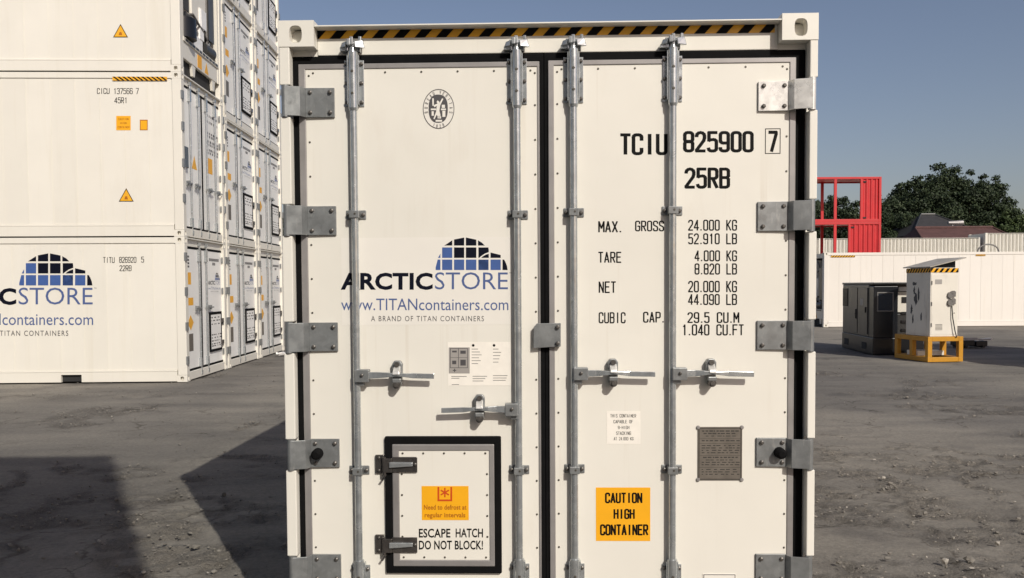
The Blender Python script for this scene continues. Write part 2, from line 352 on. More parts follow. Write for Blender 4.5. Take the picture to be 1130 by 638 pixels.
def text_parts(name, T, box, mapping, mat, parent):
    v, f = fit(T, box, mapping); D = T[2]; o = None
    for wd in sorted({d // 10 for d in D}):
        ff = [q for q in f if D[q[0]] // 10 == wd]
        if not ff: continue
        ids = sorted({i for q in ff for i in q}); mp = {i: n for n, i in enumerate(ids)}
        o = MB().add([v[i] for i in ids], [tuple(mp[i] for i in q) for q in ff]).build(name, mat, parent, fix=False)
    return o
def fit(T, box, mapping):
    """bounding box of flat text -> box (u0,v0,u1,v1) -> mapping(u,v,depth index) -> 3D point"""
    V, F, D = T
    x0 = min(p[0] for p in V); x1 = max(p[0] for p in V); y0 = min(p[1] for p in V); y1 = max(p[1] for p in V)
    if y1 - y0 < 1e-6: y1 = y0 + 1
    out = [mapping(box[0] + (p[0] - x0) / (x1 - x0) * (box[2] - box[0]), box[1] + (p[1] - y0) / (y1 - y0) * (box[3] - box[1]), d % 10) for p, d in zip(V, D)]
    return out, F
def poly_area(p): return sum(a[0] * b[1] - b[0] * a[1] for a, b in zip(p, p[1:] + p[:1])) / 2
def clip(poly, inside, cross):
    out = []
    for a, b in zip(poly, poly[1:] + poly[:1]):
        ia, ib = inside(a), inside(b)
        if ia: out.append(a)
        if ia != ib: out.append(cross(a, b))
    return out
def clip_circle(poly, c, r, keep_in=True):
    # densify then clip against a circle
    dense = []
    for a, b in zip(poly, poly[1:] + poly[:1]):
        for i in range(12): dense.append((a[0] + (b[0] - a[0]) * i / 12, a[1] + (b[1] - a[1]) * i / 12))
    ins = (lambda p: math.hypot(p[0] - c[0], p[1] - c[1]) <= r) if keep_in else (lambda p: math.hypot(p[0] - c[0], p[1] - c[1]) >= r)
    def cr(a, b):
        for _ in range(24):
            m = ((a[0] + b[0]) / 2, (a[1] + b[1]) / 2)
            if ins(m) == ins(a): a = m
            else: b = m
        return a
    def proj(p):
        if ins(p): return p
        d = math.hypot(p[0] - c[0], p[1] - c[1]) or 1
        return (c[0] + (p[0] - c[0]) * r / d, c[1] + (p[1] - c[1]) * r / d)
    if keep_in:
        if not any(ins(p) for p in dense): return []
        return clip(dense, ins, cr)
    if not any(ins(p) for p in dense): return []
    # cut a convex bite: walk the outside vertices and put the arc points between
    o = clip(dense, ins, cr)
    return o
def logo_cells():
    """two overlapping gridded domes, unit = the picture's own pixels (911-wide detail), y up; -> list of (poly, dark)"""
    cols = [(98, 146), (163, 265), (283, 385), (402, 507), (528, 630), (650, 752), (770, 822)]
    rows = [(287, 392), (165, 270), (60, 146)]
    out = []
    for ci, (a, b) in enumerate(cols):
        for ri, (t, bt) in enumerate(rows):
            p = [(a, -bt), (b, -bt), (b, -t), (a, -t)]
            dark = ri == 2 or (ri == 1 and ci >= 2) or ci == 6
            big = clip_circle(p, (393, -372), 307)
            small = clip_circle(p, (662, -392), 176)
            if ri == 0 and ci == 0: big = clip_circle(p, (393, -400), 297)
            if ci <= 3:
                if ri == 1 and ci == 0: big = [(122, -270), (146, -270), (146, -226)]
                if len(big) > 2: out.append((big, dark))
            elif ci == 4 and ri == 1:
                q = [(528, -165), (628, -165), (632, -190), (632, -212), (590, -228), (556, -252), (535, -270), (528, -270)]
                out.append((q[::-1], True)); out.append(([(556, -270), (632, -270), (632, -228), (602, -238), (576, -252)], True))
            elif ci == 4 and ri == 2: out.append(([(524, -146), (592, -146), (562, -116), (524, -94)], True))
            elif ri == 0 or ri == 1:
                if ri == 0 and ci == 5: small = p
                if ri == 0 and ci == 6: small = [(770, -392), (822, -392), (815, -350), (800, -312), (786, -287), (770, -287)]
                if ri == 1 and ci == 6: continue
                if len(small) > 2: out.append((small, dark))
            if ri == 0 and ci == 4 and False: pass
    out.append(([(528, -392), (630, -392), (630, -287), (528, -287)], False))
    return [(p, d) for p, d in out if abs(poly_area(p)) > 20]
def store_logo(parent, mapping, name='logo'):
    """mapping(u, v, k): u, v in photo pixels of the big door (376..561 wide), v down"""
    s = 100 / 911.0
    for dark, mat in ((True, 'navy_print'), (False, 'blue_print')):
        mb = MB()
        for p, d in logo_cells():
            if d != dark: continue
            mb.add([mapping(470 + x * s, 255 - y * s, 0) for x, y in p], [tuple(range(len(p)))])
        mb.build('dome_grid_' + ('dark' if dark else 'blue'), mat, parent, fix=False)
    def put(nm, T, box, mat):
        text_parts(nm, T, (box[0], box[3], box[2], box[1]), mapping, mat, parent)
    put('lettering', font_text('ARCTIC', .034, 1.04), (376, 301, 477.5, 320), 'navy_print')
    put('lettering', font_text('STORE', -.004, .98), (480, 300.5, 560.5, 319.5), 'blue_letter')
    put('lettering', font_text('www.TITANcontainers.com', .0, 1.0), (376.5, 329.5, 561, 342.5), 'blue_letter')
    put('lettering', font_text('A BRAND OF TITAN CONTAINERS', 0, 1.25), (409.5, 348.7, 534, 354.6), 'grey_print')
    put('trademark', font_text('TM', 0, 1), (562, 300.5, 564.6, 301.9), 'grey_print')

# ------------------------------------------------------------------ ground
def vnoise(x, y, seed):
    r = np.random.default_rng(seed); T = r.random((256, 256))
    xi = np.floor(x).astype(int); yi = np.floor(y).astype(int); fx = x - xi; fy = y - yi
    fx = fx * fx * (3 - 2 * fx); fy = fy * fy * (3 - 2 * fy)
    a = T[xi % 256, yi % 256]; b = T[(xi + 1) % 256, yi % 256]; c = T[xi % 256, (yi + 1) % 256]; d = T[(xi + 1) % 256, (yi + 1) % 256]
    return (a * (1 - fx) + b * fx) * (1 - fy) + (c * (1 - fx) + d * fx) * fy
def fbm(x, y, seed, o=4):
    s = 0; a = .5
    for k in range(o): s = s + a * vnoise(x * 2 ** k, y * 2 ** k, seed + k); a *= .5
    return s
RUB_LINES = [([(900, 497), (960, 503), (1010, 520)], .16), ([(985, 493), (1040, 492), (1060, 515), (1090, 536), (1130, 543)], .14), ([(985, 540), (1012, 556), (1045, 572)], .20), ([(900, 574), (950, 582), (1030, 590)], .16), ([(1035, 572), (1075, 578), (1110, 585)], .42), ([(1060, 605), (1130, 600)], .25), ([(898, 634), (1000, 628), (1130, 640)], .14), ([(905, 545), (930, 560)], .25), ([(1090, 620), (1130, 625)], .2),
             ([(0, 547), (60, 552), (130, 546), (200, 545)], .13), ([(150, 548), (205, 540), (240, 560)], .16), ([(165, 610), (215, 612), (312, 604)], .20), ([(0, 566), (90, 572), (160, 566)], .18), ([(200, 506), (318, 500)], .12), ([(60, 470), (110, 452), (160, 446)], .3), ([(120, 600), (170, 625)], .2), ([(210, 570), (318, 566)], .2), ([(40, 508), (140, 516)], .10), ([(230, 480), (318, 452)], .12), ([(140, 552), (170, 590)], .22), ([(0, 520), (40, 560)], .1)]
def rub_lines(x, y):
    d0 = np.full(np.shape(x), -9.0); wx = (fbm(x * 1.7, y * 1.7, 81, 3) - .45) * .9; wy = (fbm(x * 1.7, y * 1.7, 91, 3) - .45) * .9
    for pl, wd in RUB_LINES:
        P = [gnd(*p) for p in pl]
        for a, b in zip(P, P[1:]):
            dx, dy = b.x - a.x, b.y - a.y; l2 = dx * dx + dy * dy
            t = np.clip(((x + wx - a.x) * dx + (y + wy - a.y) * dy) / l2, 0, 1)
            d = np.hypot(x + wx - a.x - t * dx, y + wy - a.y - t * dy); d0 = np.maximum(d0, 1.5 - d / wd)
    return np.clip(d0, 0, 1)
def rubble(x, y):
    """0..1 where the hard crust has broken up into loose rubble: patchy bands across the yard"""
    warp = fbm(x * .5, y * .5, 40) * 3
    band = 1 - np.abs(((y * 1.05 - x * .10 + warp) % 1.7) / .85 - 1) * 1.0
    big = fbm(x * .33 + 7, y * .33, 50, 3)
    m = np.clip((band - .72) * 4.2, 0, 1) * np.clip((big - .36) * 8, 0, 1)
    m2 = np.clip((fbm(x * .7, y * .9, 60, 4) - .585) * 14, 0, 1)
    return np.clip(m * .6 + m2 + rub_lines(x, y), 0, 1) * np.clip((fbm(x * 5, y * 5, 70, 3) - .26) * 4, 0, 1)
def make_ground():
    def axis(n, near, far, c):
        t = np.linspace(-1, 1, n); k = 9.2
        return c + np.sign(t) * near * (np.exp(np.abs(t) * k) - 1) / (math.exp(k) - 1) * far / near
    # dense where the camera looks at bare ground, thinning out towards the horizon
    xs = np.unique(np.concatenate([np.linspace(-9, -5.4, 60), np.linspace(-5.4, -1.1, 215), np.linspace(-1.0, 1.1, 24), np.linspace(1.2, 6.6, 270), np.linspace(6.7, 9, 40), np.sign(np.linspace(-1, 1, 141)) * (9 + (np.abs(np.linspace(-1, 1, 141)) ** 4) * 2500)]))
    ys = np.unique(np.concatenate([np.linspace(3, 4.3, 30), np.linspace(4.32, 9.2, 245), np.linspace(9.23, 13, 110), np.linspace(13.1, 40, 160), 40 + np.linspace(0.01, 1, 60) ** 4 * 2800, 2.9 - np.linspace(0, 1, 40) ** 3 * 400]))
    X, Y = np.meshgrid(xs, ys, indexing='ij')
    rub = rubble(X, Y)
    near = np.clip(1 - (np.hypot(X, Y - 8) - 14) / 20, 0, 1)
    z = -.012 + (fbm(X * .4, Y * .4, 11, 3) - .5) * .02 * near
    z = z + near * (rub * ((fbm(X * 11, Y * 11, 21, 3) - .48) * .085 - .004) + (fbm(X * 4, Y * 4, 31, 4) - .5) * .010)
    z = np.minimum(z, .02)
    nx, ny = X.shape
    co = np.stack([X, Y, z], -1).reshape(-1, 3)
    i = np.arange(nx - 1)[:, None] * ny + np.arange(ny - 1)[None, :]
    q = np.stack([i, i + ny, i + ny + 1, i + 1], -1).reshape(-1, 4)
    me = bpy.data.meshes.new('ground'); me.vertices.add(len(co)); me.vertices.foreach_set('co', co.ravel())
    me.loops.add(q.size); me.loops.foreach_set('vertex_index', q.ravel().astype(np.int32)); me.polygons.add(len(q))
    me.polygons.foreach_set('loop_start', np.arange(0, q.size, 4, dtype=np.int32)); me.polygons.foreach_set('loop_total', np.full(len(q), 4, dtype=np.int32))
    me.polygons.foreach_set('use_smooth', np.ones(len(q), bool)); me.update()
    a = me.attributes.new('rub', 'FLOAT', 'POINT'); a.data.foreach_set('value', rub.ravel().astype(np.float32))
    o = place('ground', me, 'ground_mat'); o['kind'] = 'structure'
make_ground()
def rock_pts(r, seed):
    g = np.random.default_rng(seed); t = (1 + 5 ** .5) / 2
    V = np.array([(-1, t, 0), (1, t, 0), (-1, -t, 0), (1, -t, 0), (0, -1, t), (0, 1, t), (0, -1, -t), (0, 1, -t), (t, 0, -1), (t, 0, 1), (-t, 0, -1), (-t, 0, 1)]) / 1.9
    V = V * g.uniform(.62, 1.15, (12, 1)) * g.uniform(.6, 1.2, (1, 3)) * np.array([[1, 1, .62]])
    a = g.uniform(0, 6.28); R_ = np.array([[math.cos(a), -math.sin(a), 0], [math.sin(a), math.cos(a), 0], [0, 0, 1]])
    return (V @ R_.T) * r
ICO = [(0, 11, 5), (0, 5, 1), (0, 1, 7), (0, 7, 10), (0, 10, 11), (1, 5, 9), (5, 11, 4), (11, 10, 2), (10, 7, 6), (7, 1, 8), (3, 9, 4), (3, 4, 2), (3, 2, 6), (3, 6, 8), (3, 8, 9), (4, 9, 5), (2, 4, 11), (6, 2, 10), (8, 6, 7), (9, 8, 1)]
def loose_stones():
    for mat, n, pal in (('stone', 9000, 0), ('stone_pale', 450, 1)):
        X = rng.uniform(-9, 10, n * 6); Y = 4.2 + 13 * rng.random(n * 6) ** 1.5
        keep = rng.random(n * 6) < (rubble(X, Y) * .9 + .02); X = X[keep][:n]; Y = Y[keep][:n]
        VS, FS = [], []
        shapes = [rock_pts(1, 900 + k) for k in range(24)]
        for k, (x, y) in enumerate(zip(X, Y)):
            r = .005 + .015 * rng.random() ** 4 + (.016 if rng.random() < .008 else 0)
            VS.append(shapes[k % 24] * r + np.array([x, y, r * .25])); FS += [tuple(i + 12 * k for i in f) for f in ICO]
        mb = MB(); mb.v = [tuple(p) for p in np.concatenate(VS)]; mb.f = FS; mb.sm = [False] * len(FS)
        o = mb.build('loose_stones' if not pal else 'pale_stones', mat, fix=False); o['kind'] = 'stuff'
        tag(o, 'grey stone chips scattered over the broken yard surface' if not pal else 'pale stone chips scattered over the broken yard surface', 'gravel')
loose_stones()
for k, (px, py, r, mat, lab) in enumerate(((1043, 621, .034, 'stone_pale', 'pale lump of broken concrete lying in rubble beside a dark stone'), (1070, 619, .034, 'stone', 'dark angular stone lying in rubble beside a pale concrete lump'),
                                           (1101, 601, .03, 'stone_pale', 'pale flattish stone beside a line of rubble on the yard'))):
    g = gnd(px, py); mb = MB(); mb.add(rock_pts(r, 77 + k), ICO); o = mb.build('rock', mat); o.location = (g.x, g.y, r * .3); tag(o, lab, 'stone')

# ------------------------------------------------------------------ container shell
W2 = 1.219
class Frame:
    def __init__(s, o, rz): s.o = o; s.c = math.cos(rz); s.s = math.sin(rz)
    def loc(s, p): x, y = p.x - s.o[0], p.y - s.o[1]; return Vector((s.c * x + s.s * y, -s.s * x + s.c * y, p.z - s.o[2]))
    def plane_x(s, px, py, xl):
        d = ray(px, py); a = s.loc(CAM); b = s.loc(CAM + d) - a; t = (xl - a.x) / b.x; p = a + b * t; return p.y, p.z
def holed_face(mb, P, w, h, cx, cz, rx, rz, depth, n=24):
    angs = sorted([2 * math.pi * i / n for i in range(n)] + [math.atan2(b - cz, a - cx) % (2 * math.pi) for a in (0, w) for b in (0, h)])
    O, I = [], []
    for a in angs:
        c, s = math.cos(a), math.sin(a)
        t = min([(w - cx) / c if c > 1e-9 else 9, -cx / c if c < -1e-9 else 9, (h - cz) / s if s > 1e-9 else 9, -cz / s if s < -1e-9 else 9])
        O.append((cx + t * c, cz + t * s)); e = (abs(c) ** 3 + abs(s) ** 3) ** (-1 / 3.0); I.append((cx + rx * c * e, cz + rz * s * e))
    m = len(angs); vs = [P(u, v, 0) for u, v in O] + [P(u, v, 0) for u, v in I] + [P(u, v, depth) for u, v in I]
    fs = [(i, (i + 1) % m, (i + 1) % m + m, i + m) for i in range(m)] + [(i + m, (i + 1) % m + m, (i + 1) % m + 2 * m, i + 2 * m) for i in range(m)]
    fs.append(tuple(range(2 * m, 3 * m))); mb.add(vs, fs)
def casting_mesh(name, hole='grey'):
    CW, CD, CH = .162, .178, .118
    mb = MB()
    holed_face(mb, lambda u, v, d: (u, d, v), CW, CH, .078, .062, .029, .039, .11)
    holed_face(mb, lambda u, v, d: (d, u, v), CD, CH, .090, .060, .033, .036, .15)
    mb.add([(CW, 0, 0), (CW, CD, 0), (CW, CD, CH), (CW, 0, CH)], [(0, 1, 2, 3)])
    mb.add([(0, CD, 0), (CW, CD, 0), (CW, CD, CH), (0, CD, CH)], [(0, 1, 2, 3)])
    for z in (0, CH): mb.add([(0, 0, z), (CW, 0, z), (CW, CD, z), (0, CD, z)], [(0, 1, 2, 3)])
    return mb.mesh(name)
CAST = casting_mesh('corner_casting'); CAST.materials.append(M('stack_white'))
CASTM = casting_mesh('corner_casting'); CASTM.materials.append(M('white_paint'))
def castings(parent, Lc, H, me):
    for sx in (-1, 1):
        for sy in (0, 1):
            for sz in (0, 1):
                place('corner_casting', me, None, parent, loc=(sx * W2, sy * Lc, sz * H), scale=(-sx, 1 if sy == 0 else -1, 1 if sz == 0 else -1))
SHM = {}
def shared(key, fn):
    if key not in SHM: SHM[key] = fn()
    return SHM[key]
def side_wall(parent, Lc, H, sx, mat, panels, pocket):
    """one long side: rails, single panels with open joints"""
    xo = sx * W2; xi = sx * (W2 - .06)
    MB().box(xo - sx * .004, xi, .178, Lc - .178, H - .115, H - .012).build('top_rail', mat, parent, bevel=.006)
    mb = MB(); segs = [(.178, Lc - .178)]
    if pocket:
        a, b = 1.86, 2.22; segs = [(.178, a), (b, Lc - b), (Lc - a, Lc - .178)]
        for p, q in ((a, b), (Lc - b, Lc - a)): mb.box(xo - sx * .004, xi, p, q, .145, .185)
    for p, q in segs: mb.box(xo - sx * .004, xi, p, q, .012, .185)
    r = mb.build('bottom_rail', mat, parent)
    if pocket:
        for p in (a, Lc - b): MB().box(xo - sx * .06, sx * .9, p - .02, p + .38, .02, .15).build('fork_pocket', 'dark_hole', r)
    MB().box(xo - sx * .002, xi, .178, Lc - .178, .185, .215).build('rail_ledge', mat, parent, bevel=.008)
    for y0, y1 in ((.0, .165), (Lc - .165, Lc)):
        MB().box(xo, xo - sx * .15, y0 + .002, y1, .118, H - .118).build('corner_post', mat, parent, bevel=.008)
    z0, z1 = .215, H - .115
    MB().box(xo - sx * .0265, xi - sx * .02, .16, Lc - .16, z0, z1).build('side_core', mat, parent)
    if panels:
        n = round((Lc - .33) / .42); pw = (Lc - .33) / n
        def mk():
            m = MB(); m.box(-pw / 2 + .0028, pw / 2 - .0028, 0, .022, z0 + .004, z1 - .004)
            m.box(-pw / 2 + .0045, -pw / 2 + .018, -.002, 0.001, z0 + .03, z1 - .03); return m.mesh('side_panel')
        me = shared(('panel', Lc, H, mat), mk)
        for i in range(n):
            place('side_panel', me, mat, parent, loc=(xo - sx * (.022 + random.uniform(0, .0016)), .165 + pw * (i + .5), 0), rot=(random.uniform(-.0006, .0006), 0, sx * math.pi / 2))
def shell(parent, Lc, H, mat, cast, near=-1, panels=True, pocket=False):
    castings(parent, Lc, H, cast)
    for sx in (-1, 1): side_wall(parent, Lc, H, sx, mat, panels and (near == 0 or sx == near), pocket)
    MB().box(-W2 + .06, W2 - .06, .12, Lc - .05, H - .06, H - .03).build('roof', mat, parent)
    MB().box(-W2 + .17, W2 - .17, Lc - .12, Lc - .02, .13, H - .1).build('end_wall', mat, parent)
    MB().box(-W2 + .07, W2 - .07, .2, Lc - .2, .14, .19).build('floor_base', 'dark_hole', parent)
# ---- small shared hardware
BOLT = MB().tube((0, 0, 0), (0, -.010, 0), .0105, .0095, 6).tube((0, -.010, 0), (0, -.013, 0), .0095, .005, 6).mesh('bolt'); BOLT.materials.append(M('bolt'))
SCREW = MB().tube((0, .001, 0), (0, -.003, 0), .0058, .004, 8).mesh('screw'); SCREW.materials.append(M('screw'))
def bolt(parent, x, y, z, s=1.0): return place('bolt', BOLT, None, parent, loc=(x, y, z), scale=(s, s, s))
def screw(parent, x, y, z): return place('screw', SCREW, None, parent, loc=(x, y, z))
def rect_print(name, x0, x1, z0, z1, y, mat, parent): return MB().box(x0, x1, y - .0008, y, z0, z1).build(name, mat, parent)
def hazard(parent, P, u0, u1, v0, v1, pitch, slant, name='hazard_tape'):
    """yellow tape with black slanted stripes; P(u,v,d) -> point, d = height above the surface"""
    t = MB().add([P(u0, v0, .0006), P(u1, v0, .0006), P(u1, v1, .0006), P(u0, v1, .0006)], [(0, 1, 2, 3)]).build(name, 'yellow_tape', parent, fix=False)
    mb = MB(); u = u0 - slant
    while u < u1:
        p = [(u, v0), (u + pitch * .5, v0), (u + pitch * .5 + slant, v1), (u + slant, v1)]
        p = clip(p, lambda q: q[0] >= u0, lambda a, b: (u0, a[1] + (b[1] - a[1]) * (u0 - a[0]) / (b[0] - a[0])))
        if p: p = clip(p, lambda q: q[0] <= u1, lambda a, b: (u1, a[1] + (b[1] - a[1]) * (u1 - a[0]) / (b[0] - a[0])))
        if len(p) > 2: mb.add([P(a, b, .0014) for a, b in p], [tuple(range(len(p)))])
        u += pitch
    mb.build('black_stripes', 'black_print', t, fix=False); return t

# ------------------------------------------------------------------ the container in front
main = thing('reefer_container', (MX, MY, 0), MYAW, 'white refrigerated container with twin doors, steel lock rods and a small black-rimmed hatch', 'container')
H0 = 2.896; LEN = 6.058
shell(main, LEN, H0, 'white_paint', CASTM, near=0, panels=True, pocket=True)
for o in list(main.children):
    if o.name.startswith('corner_post') and min(v.co.y for v in o.data.vertices) < 1: bpy.data.objects.remove(o)
PY = .06                                    # the door skins' plane
# header beam with its roof lip
zh0 = Lz(465, 60, .065); zst = Lz(465, 41.6, .065); zst1 = Lz(465, 30.6, .065); zlip = Lz(465, 26.0, .0)
hb = MB().box(-W2 + .162, W2 - .162, .065, .16, zh0, zlip - .008).build('header_beam', 'white_paint', main, bevel=.004)
MB().box(-W2 + .1625, W2 - .1625, .002, .25, zlip - .007, zlip).build('roof_lip', 'white_paint', hb, bevel=.002)
hx0 = Lx(350, 37, .065); hx1 = Lx(855, 30, .065)
hazard(main, lambda u, v, d: (u, .065 - d, v), hx0, hx1, zst, zst1, (hx1 - hx0) / 21.3, .042)
MB().box(-W2 + .162, W2 - .162, .03, .3, .03, .13).build('door_sill', 'white_paint', main, bevel=.006)
MB().box(-W2 + .05, W2 - .05, .12, .2, .13, zh0 + .02).build('door_frame_back', 'dark_hole', main)
# corner posts: a narrow outer strip, interrupted at every hinge, and a deeper return behind it
HY = {-1: (113, 243.5, 372, 500.5, 628), 1: (105.5, 238.5, 370, 499.5, 628)}
HZ = {s: [Lz(345 if s < 0 else 860, y, .04) for y in HY[s]] for s in (-1, 1)}
xin = {-1: Lx(324, 370, .0), 1: Lx(892, 370, .0)}
for s in (-1, 1):
    cuts = sorted(HZ[s]); mb = MB(); z = .118
    for c in cuts + [None]:
        top = H0 - .118 if c is None else c - .073
        mb.box(s * W2, xin[s], .003, .06, z, top); z = (c or 0) + .073
    po = mb.build('corner_post', 'white_paint', main, bevel=.004)
    MB().box(s * W2 - s * .002, xin[s] + s * .002, .06, .165, .118, H0 - .118).build('post_core', 'white_paint', po)
    MB().box(xin[s] + s * .003, s * (W2 - .162), .072, .16, .118, H0 - .118).build('post_return', 'white_paint', po)
# door leaves
def door_edges(a, b, c, d): return a, b, c, d
zbot = .20
doors = {}
for key, (gx0, tx0, px0, px1, tx1, gx1), (gt, tt, pt), xm in (('l', (324.5, 334, 341.2, 594.4, 596.6, 601.3), (60.5, 69.5, 75), 465), ('r', (601.3, 606, 612, 869.5, 876.3, 887.2), (56, 65.2, 70.5), 740)):
    X = [Lx(p, 370, PY) for p in (gx0, tx0, px0, px1, tx1, gx1)]; Z = [Lz(xm, p, PY) for p in (gt, tt, pt)]
    d = MB().box(X[2], X[3], PY, PY + .05, zbot + .055, Z[2]).build('door', 'white_paint', main, bevel=.002)
    MB().frame((X[1], X[4], zbot + .03, Z[1]), (X[2] + .001, X[3] - .001, zbot + .056, Z[2] - .001), PY - .005, PY + .05).build('edge_trim', 'alu', d, bevel=.003)
    MB().frame((X[0], X[5] - (.0004 if key == 'l' else -.0004), zbot, Z[0]), (X[1] + .001, X[4] - .001, zbot + .031, Z[1] - .001), PY + .002 + (0 if key == 'l' else .003), PY + .055).build('gasket', 'rubber', d, bevel=.006)
    doors[key] = (d, X, Z)
    lx = X[2] + .0165 if key == 'l' else X[2] + .0165; rx = X[3] - .012
    zt = Z[2] - .018; nrow = 16; dz = .1585
    zs = [zt - dz * i for i in range(nrow)]
    hz = HZ[-1] if key == 'l' else HZ[1]
    for i, z in enumerate(zs):
        for xx, out in ((lx, key == 'l'), (rx, key == 'r')):
            if i == 0 or z < .3: continue
            if out and any(abs(z - h) < .085 for h in hz): continue
            if not out and abs(z - Lz(604, 371, PY)) < .07: continue
            screw(d, xx, PY, z)
    n = 7
    for i in range(n): screw(d, lx + .02 + (rx - lx - .04) * i / (n - 1), PY, zt)
    for xx in (lx, rx): screw(d, xx, PY, zt - .012)
# hinges
def hinge_mesh(s):
    """blade profile in (x,y), wraps the pin on the post and lies on the door; s=-1 left"""
    xp = s * (W2 - .024); xb = Lx(336.5, 372, .03) if s < 0 else Lx(873, 370, .03); xe = Lx(372.5, 372, .045) if s < 0 else Lx(835.8, 370, .045)
    mb = MB(); t = .008
    def seg(a, b, c, d):
        mb.prism([a, b, c, d] if s < 0 else [d, c, b, a], 'z', -.067, .067)
    seg((xp, -.008), (xp, -.008 + t), (xb, .010 + t), (xb, .010))
    seg((xb, .010), (xb, .010 + t), (xb - s * .016, PY - .002), (xb - s * .016, PY - .016))
    seg((xb - s * .016, PY - .016), (xb - s * .016, PY - .002), (xe, PY - .002), (xe, PY - .012))
    mb.tube((xp, .010, -.072), (xp, .010, .072), .0175, n=14)
    return mb, xb, xe
for s in (-1, 1):
    mb, xb, xe = hinge_mesh(s); import bmesh
    me = mb.mesh('hinge'); bm = bmesh.new(); bm.from_mesh(me); bmesh.ops.recalc_face_normals(bm, faces=bm.faces); bm.to_mesh(me); bm.free(); me.materials.append(M('galv'))
    for k, z in enumerate(HZ[s]):
        h = place('hinge', me, None, main, loc=(0, 0, z), bevel=.0015)
        if s > 0 and k == 0:
            h.data = me.copy(); h.data.materials.clear(); h.data.materials.append(M('galv_bright')); h['label'] = 'brighter freshly galvanised hinge'
        for bx in (Lx(345.8 if s < 0 else 864.2, 370, .04), Lx(367.4 if s < 0 else 841.6, 370, .04)):
            for bz in (.046, -.046): bolt(h, bx, PY - .012, bz)
        if k == 3:
            bxp = Lx(349.5 if s < 0 else 861.5, 500, .02)
            MB().tube((bxp, PY - .012, 0), (bxp, .005, 0), .026, .024, 16).tube((bxp, .005, 0), (bxp, -.006, 0), .024, .014, 16).build('rubber_bumper', 'rubber', h)
# lock plate across the door gap
lp = [(589.0, 361), (592.5, 357), (618.8, 356.5), (618.8, 382.3), (588.8, 384.3)]
pts = [L(a, b, .035) for a, b in lp][::-1]
mb = MB().prism(pts, 'y', .030, .040); x0 = min(p[0] for p in pts); x1 = max(p[0] for p in pts)
mb.box(Lx(612, 370, .035), x1 - .002, .040, PY - .006, min(p[1] for p in pts) + .006, max(p[1] for p in pts) - .004)
lk = mb.build('lock_plate', 'galv', main, bevel=.002)
for py in (361, 379): bolt(lk, *[L(615.3, py, .03)[0], .030, L(615.3, py, .03)[1]], 1.05)
# lock rods
RY = .031; RR = .0166
def bracket(parent, x, z0, z1, nb):
    """sleeve with flanged plate on the door"""
    mb = MB(); mb.box(x - .044, x + .046, PY - .006, PY - .0005, z0, z1)
    for s in (-1, 1):
        mb.box(x + s * .0215, x + s * .0275, RY - .006, PY - .006, z0 + .004, z1 + .018)
    b = mb.build('rod_bracket', 'galv_rod', parent, bevel=.0015)
    MB().tube((x, RY, z0 - .012), (x, RY, z1 + .03), .0225, n=16).tube((x, RY, z0 - .024), (x, RY, z0 - .012), .0185, .0225, 16).build('sleeve', 'galv_rod', parent)
    for s in (-1, 1):
        for i in range(nb): bolt(parent, x + s * .035, PY - .006, z0 + .018 + (z1 - z0 - .036) * i / max(1, nb - 1), .92)
    for f in (.25, .72):
        place('pin', SCREW, None, parent, loc=(x, RY - .0225, z0 + (z1 - z0) * f), scale=(1.2, 1, 1.2))
def handle(parent, x, z, s, xh, xe, tilt=0):
    """s=+1 handle reaching right from the rod at x; xh hub, xe grip end"""
    y = .008
    mb = MB(); mb.box(x - .004, x + s * .062, y - .012, y + .03, z - .030, z + .028); mb.box(x - .002 * s, x + s * .036, y + .006, y + .04, z - .048, z - .02)
    mb.build('handle_yoke', 'galv', parent, bevel=.003)
    place('pin', BOLT, None, parent, loc=(x + s * .030, y - .012, z + .003), scale=(.8, .8, .8))
    xa = x + s * .058; xb = xh - s * .03; xc = xh + s * .075; ht = .010
    def sec(xx, hy, hz, zz): return [(xx, y - hy, zz - hz), (xx, y + hy, zz - hz), (xx, y + hy, zz + hz), (xx, y - hy, zz + hz)]
    secs = [sec(xa, .006, .0155, z + .001), sec(x + s * .10, .006, .0145, z + .002), sec(xh - s * .04, .012, .011, z + .003), sec(xh, .014, .006, z + .004), sec(xh + s * .045, .010, .009, z + .001), sec(xh + s * .075, .005, .0118, z - .001), sec(xe, .005, .0115, z - .004)]
    mb = MB(); vs = [p for q in secs for p in q]; fs = [(0, 1, 2, 3), tuple(range(len(vs) - 4, len(vs)))]
    for i in range(len(secs) - 1):
        for k in range(4): fs.append((4 * i + k, 4 * i + (k + 1) % 4, 4 * i + 4 + (k + 1) % 4, 4 * i + 4 + k))
    mb.add(vs, fs).build('handle_bar', 'galv_rod', parent, bevel=.002)
    mb = MB(); mb.prism([(xh - .021, z - .045), (xh - .012, z - .058), (xh + .012, z - .058), (xh + .021, z - .045), (xh + .024, z + .05), (xh + .014, z + .066), (xh - .014, z + .066), (xh - .024, z + .05)], 'y', PY - .03, PY - .001)
    mb.box(xh - .020, xh + .020, y - .005, PY - .02, z - .034, z - .014)
    mb.build('handle_retainer', 'galv', parent, bevel=.004)
    mb = MB(); mb.hexa([(xh - .017, y - .022, z + .006), (xh + .017, y - .022, z + .006), (xh + .017, y + .03, z + .012), (xh - .017, y + .03, z + .012), (xh - .014, y - .016, z + .020), (xh + .014, y - .016, z + .020), (xh + .016, y + .030, z + .046), (xh - .016, y + .030, z + .046)])
    mb.build('handle_catch', 'galv_bright', parent, bevel=.003)
    MB().tube((xh, PY - .03, z + .05), (xh, PY - .044, z + .05), .012, n=12).build('retainer_bolt', 'bolt', parent)
    MB().tube((xh, y - .004, z - .044), (xh, PY - .02, z - .044), .018, .019, 14).tube((xh, y - .012, z - .044), (xh, y - .004, z - .044), .010, .012, 8).build('retainer_bolt', 'bolt', parent)
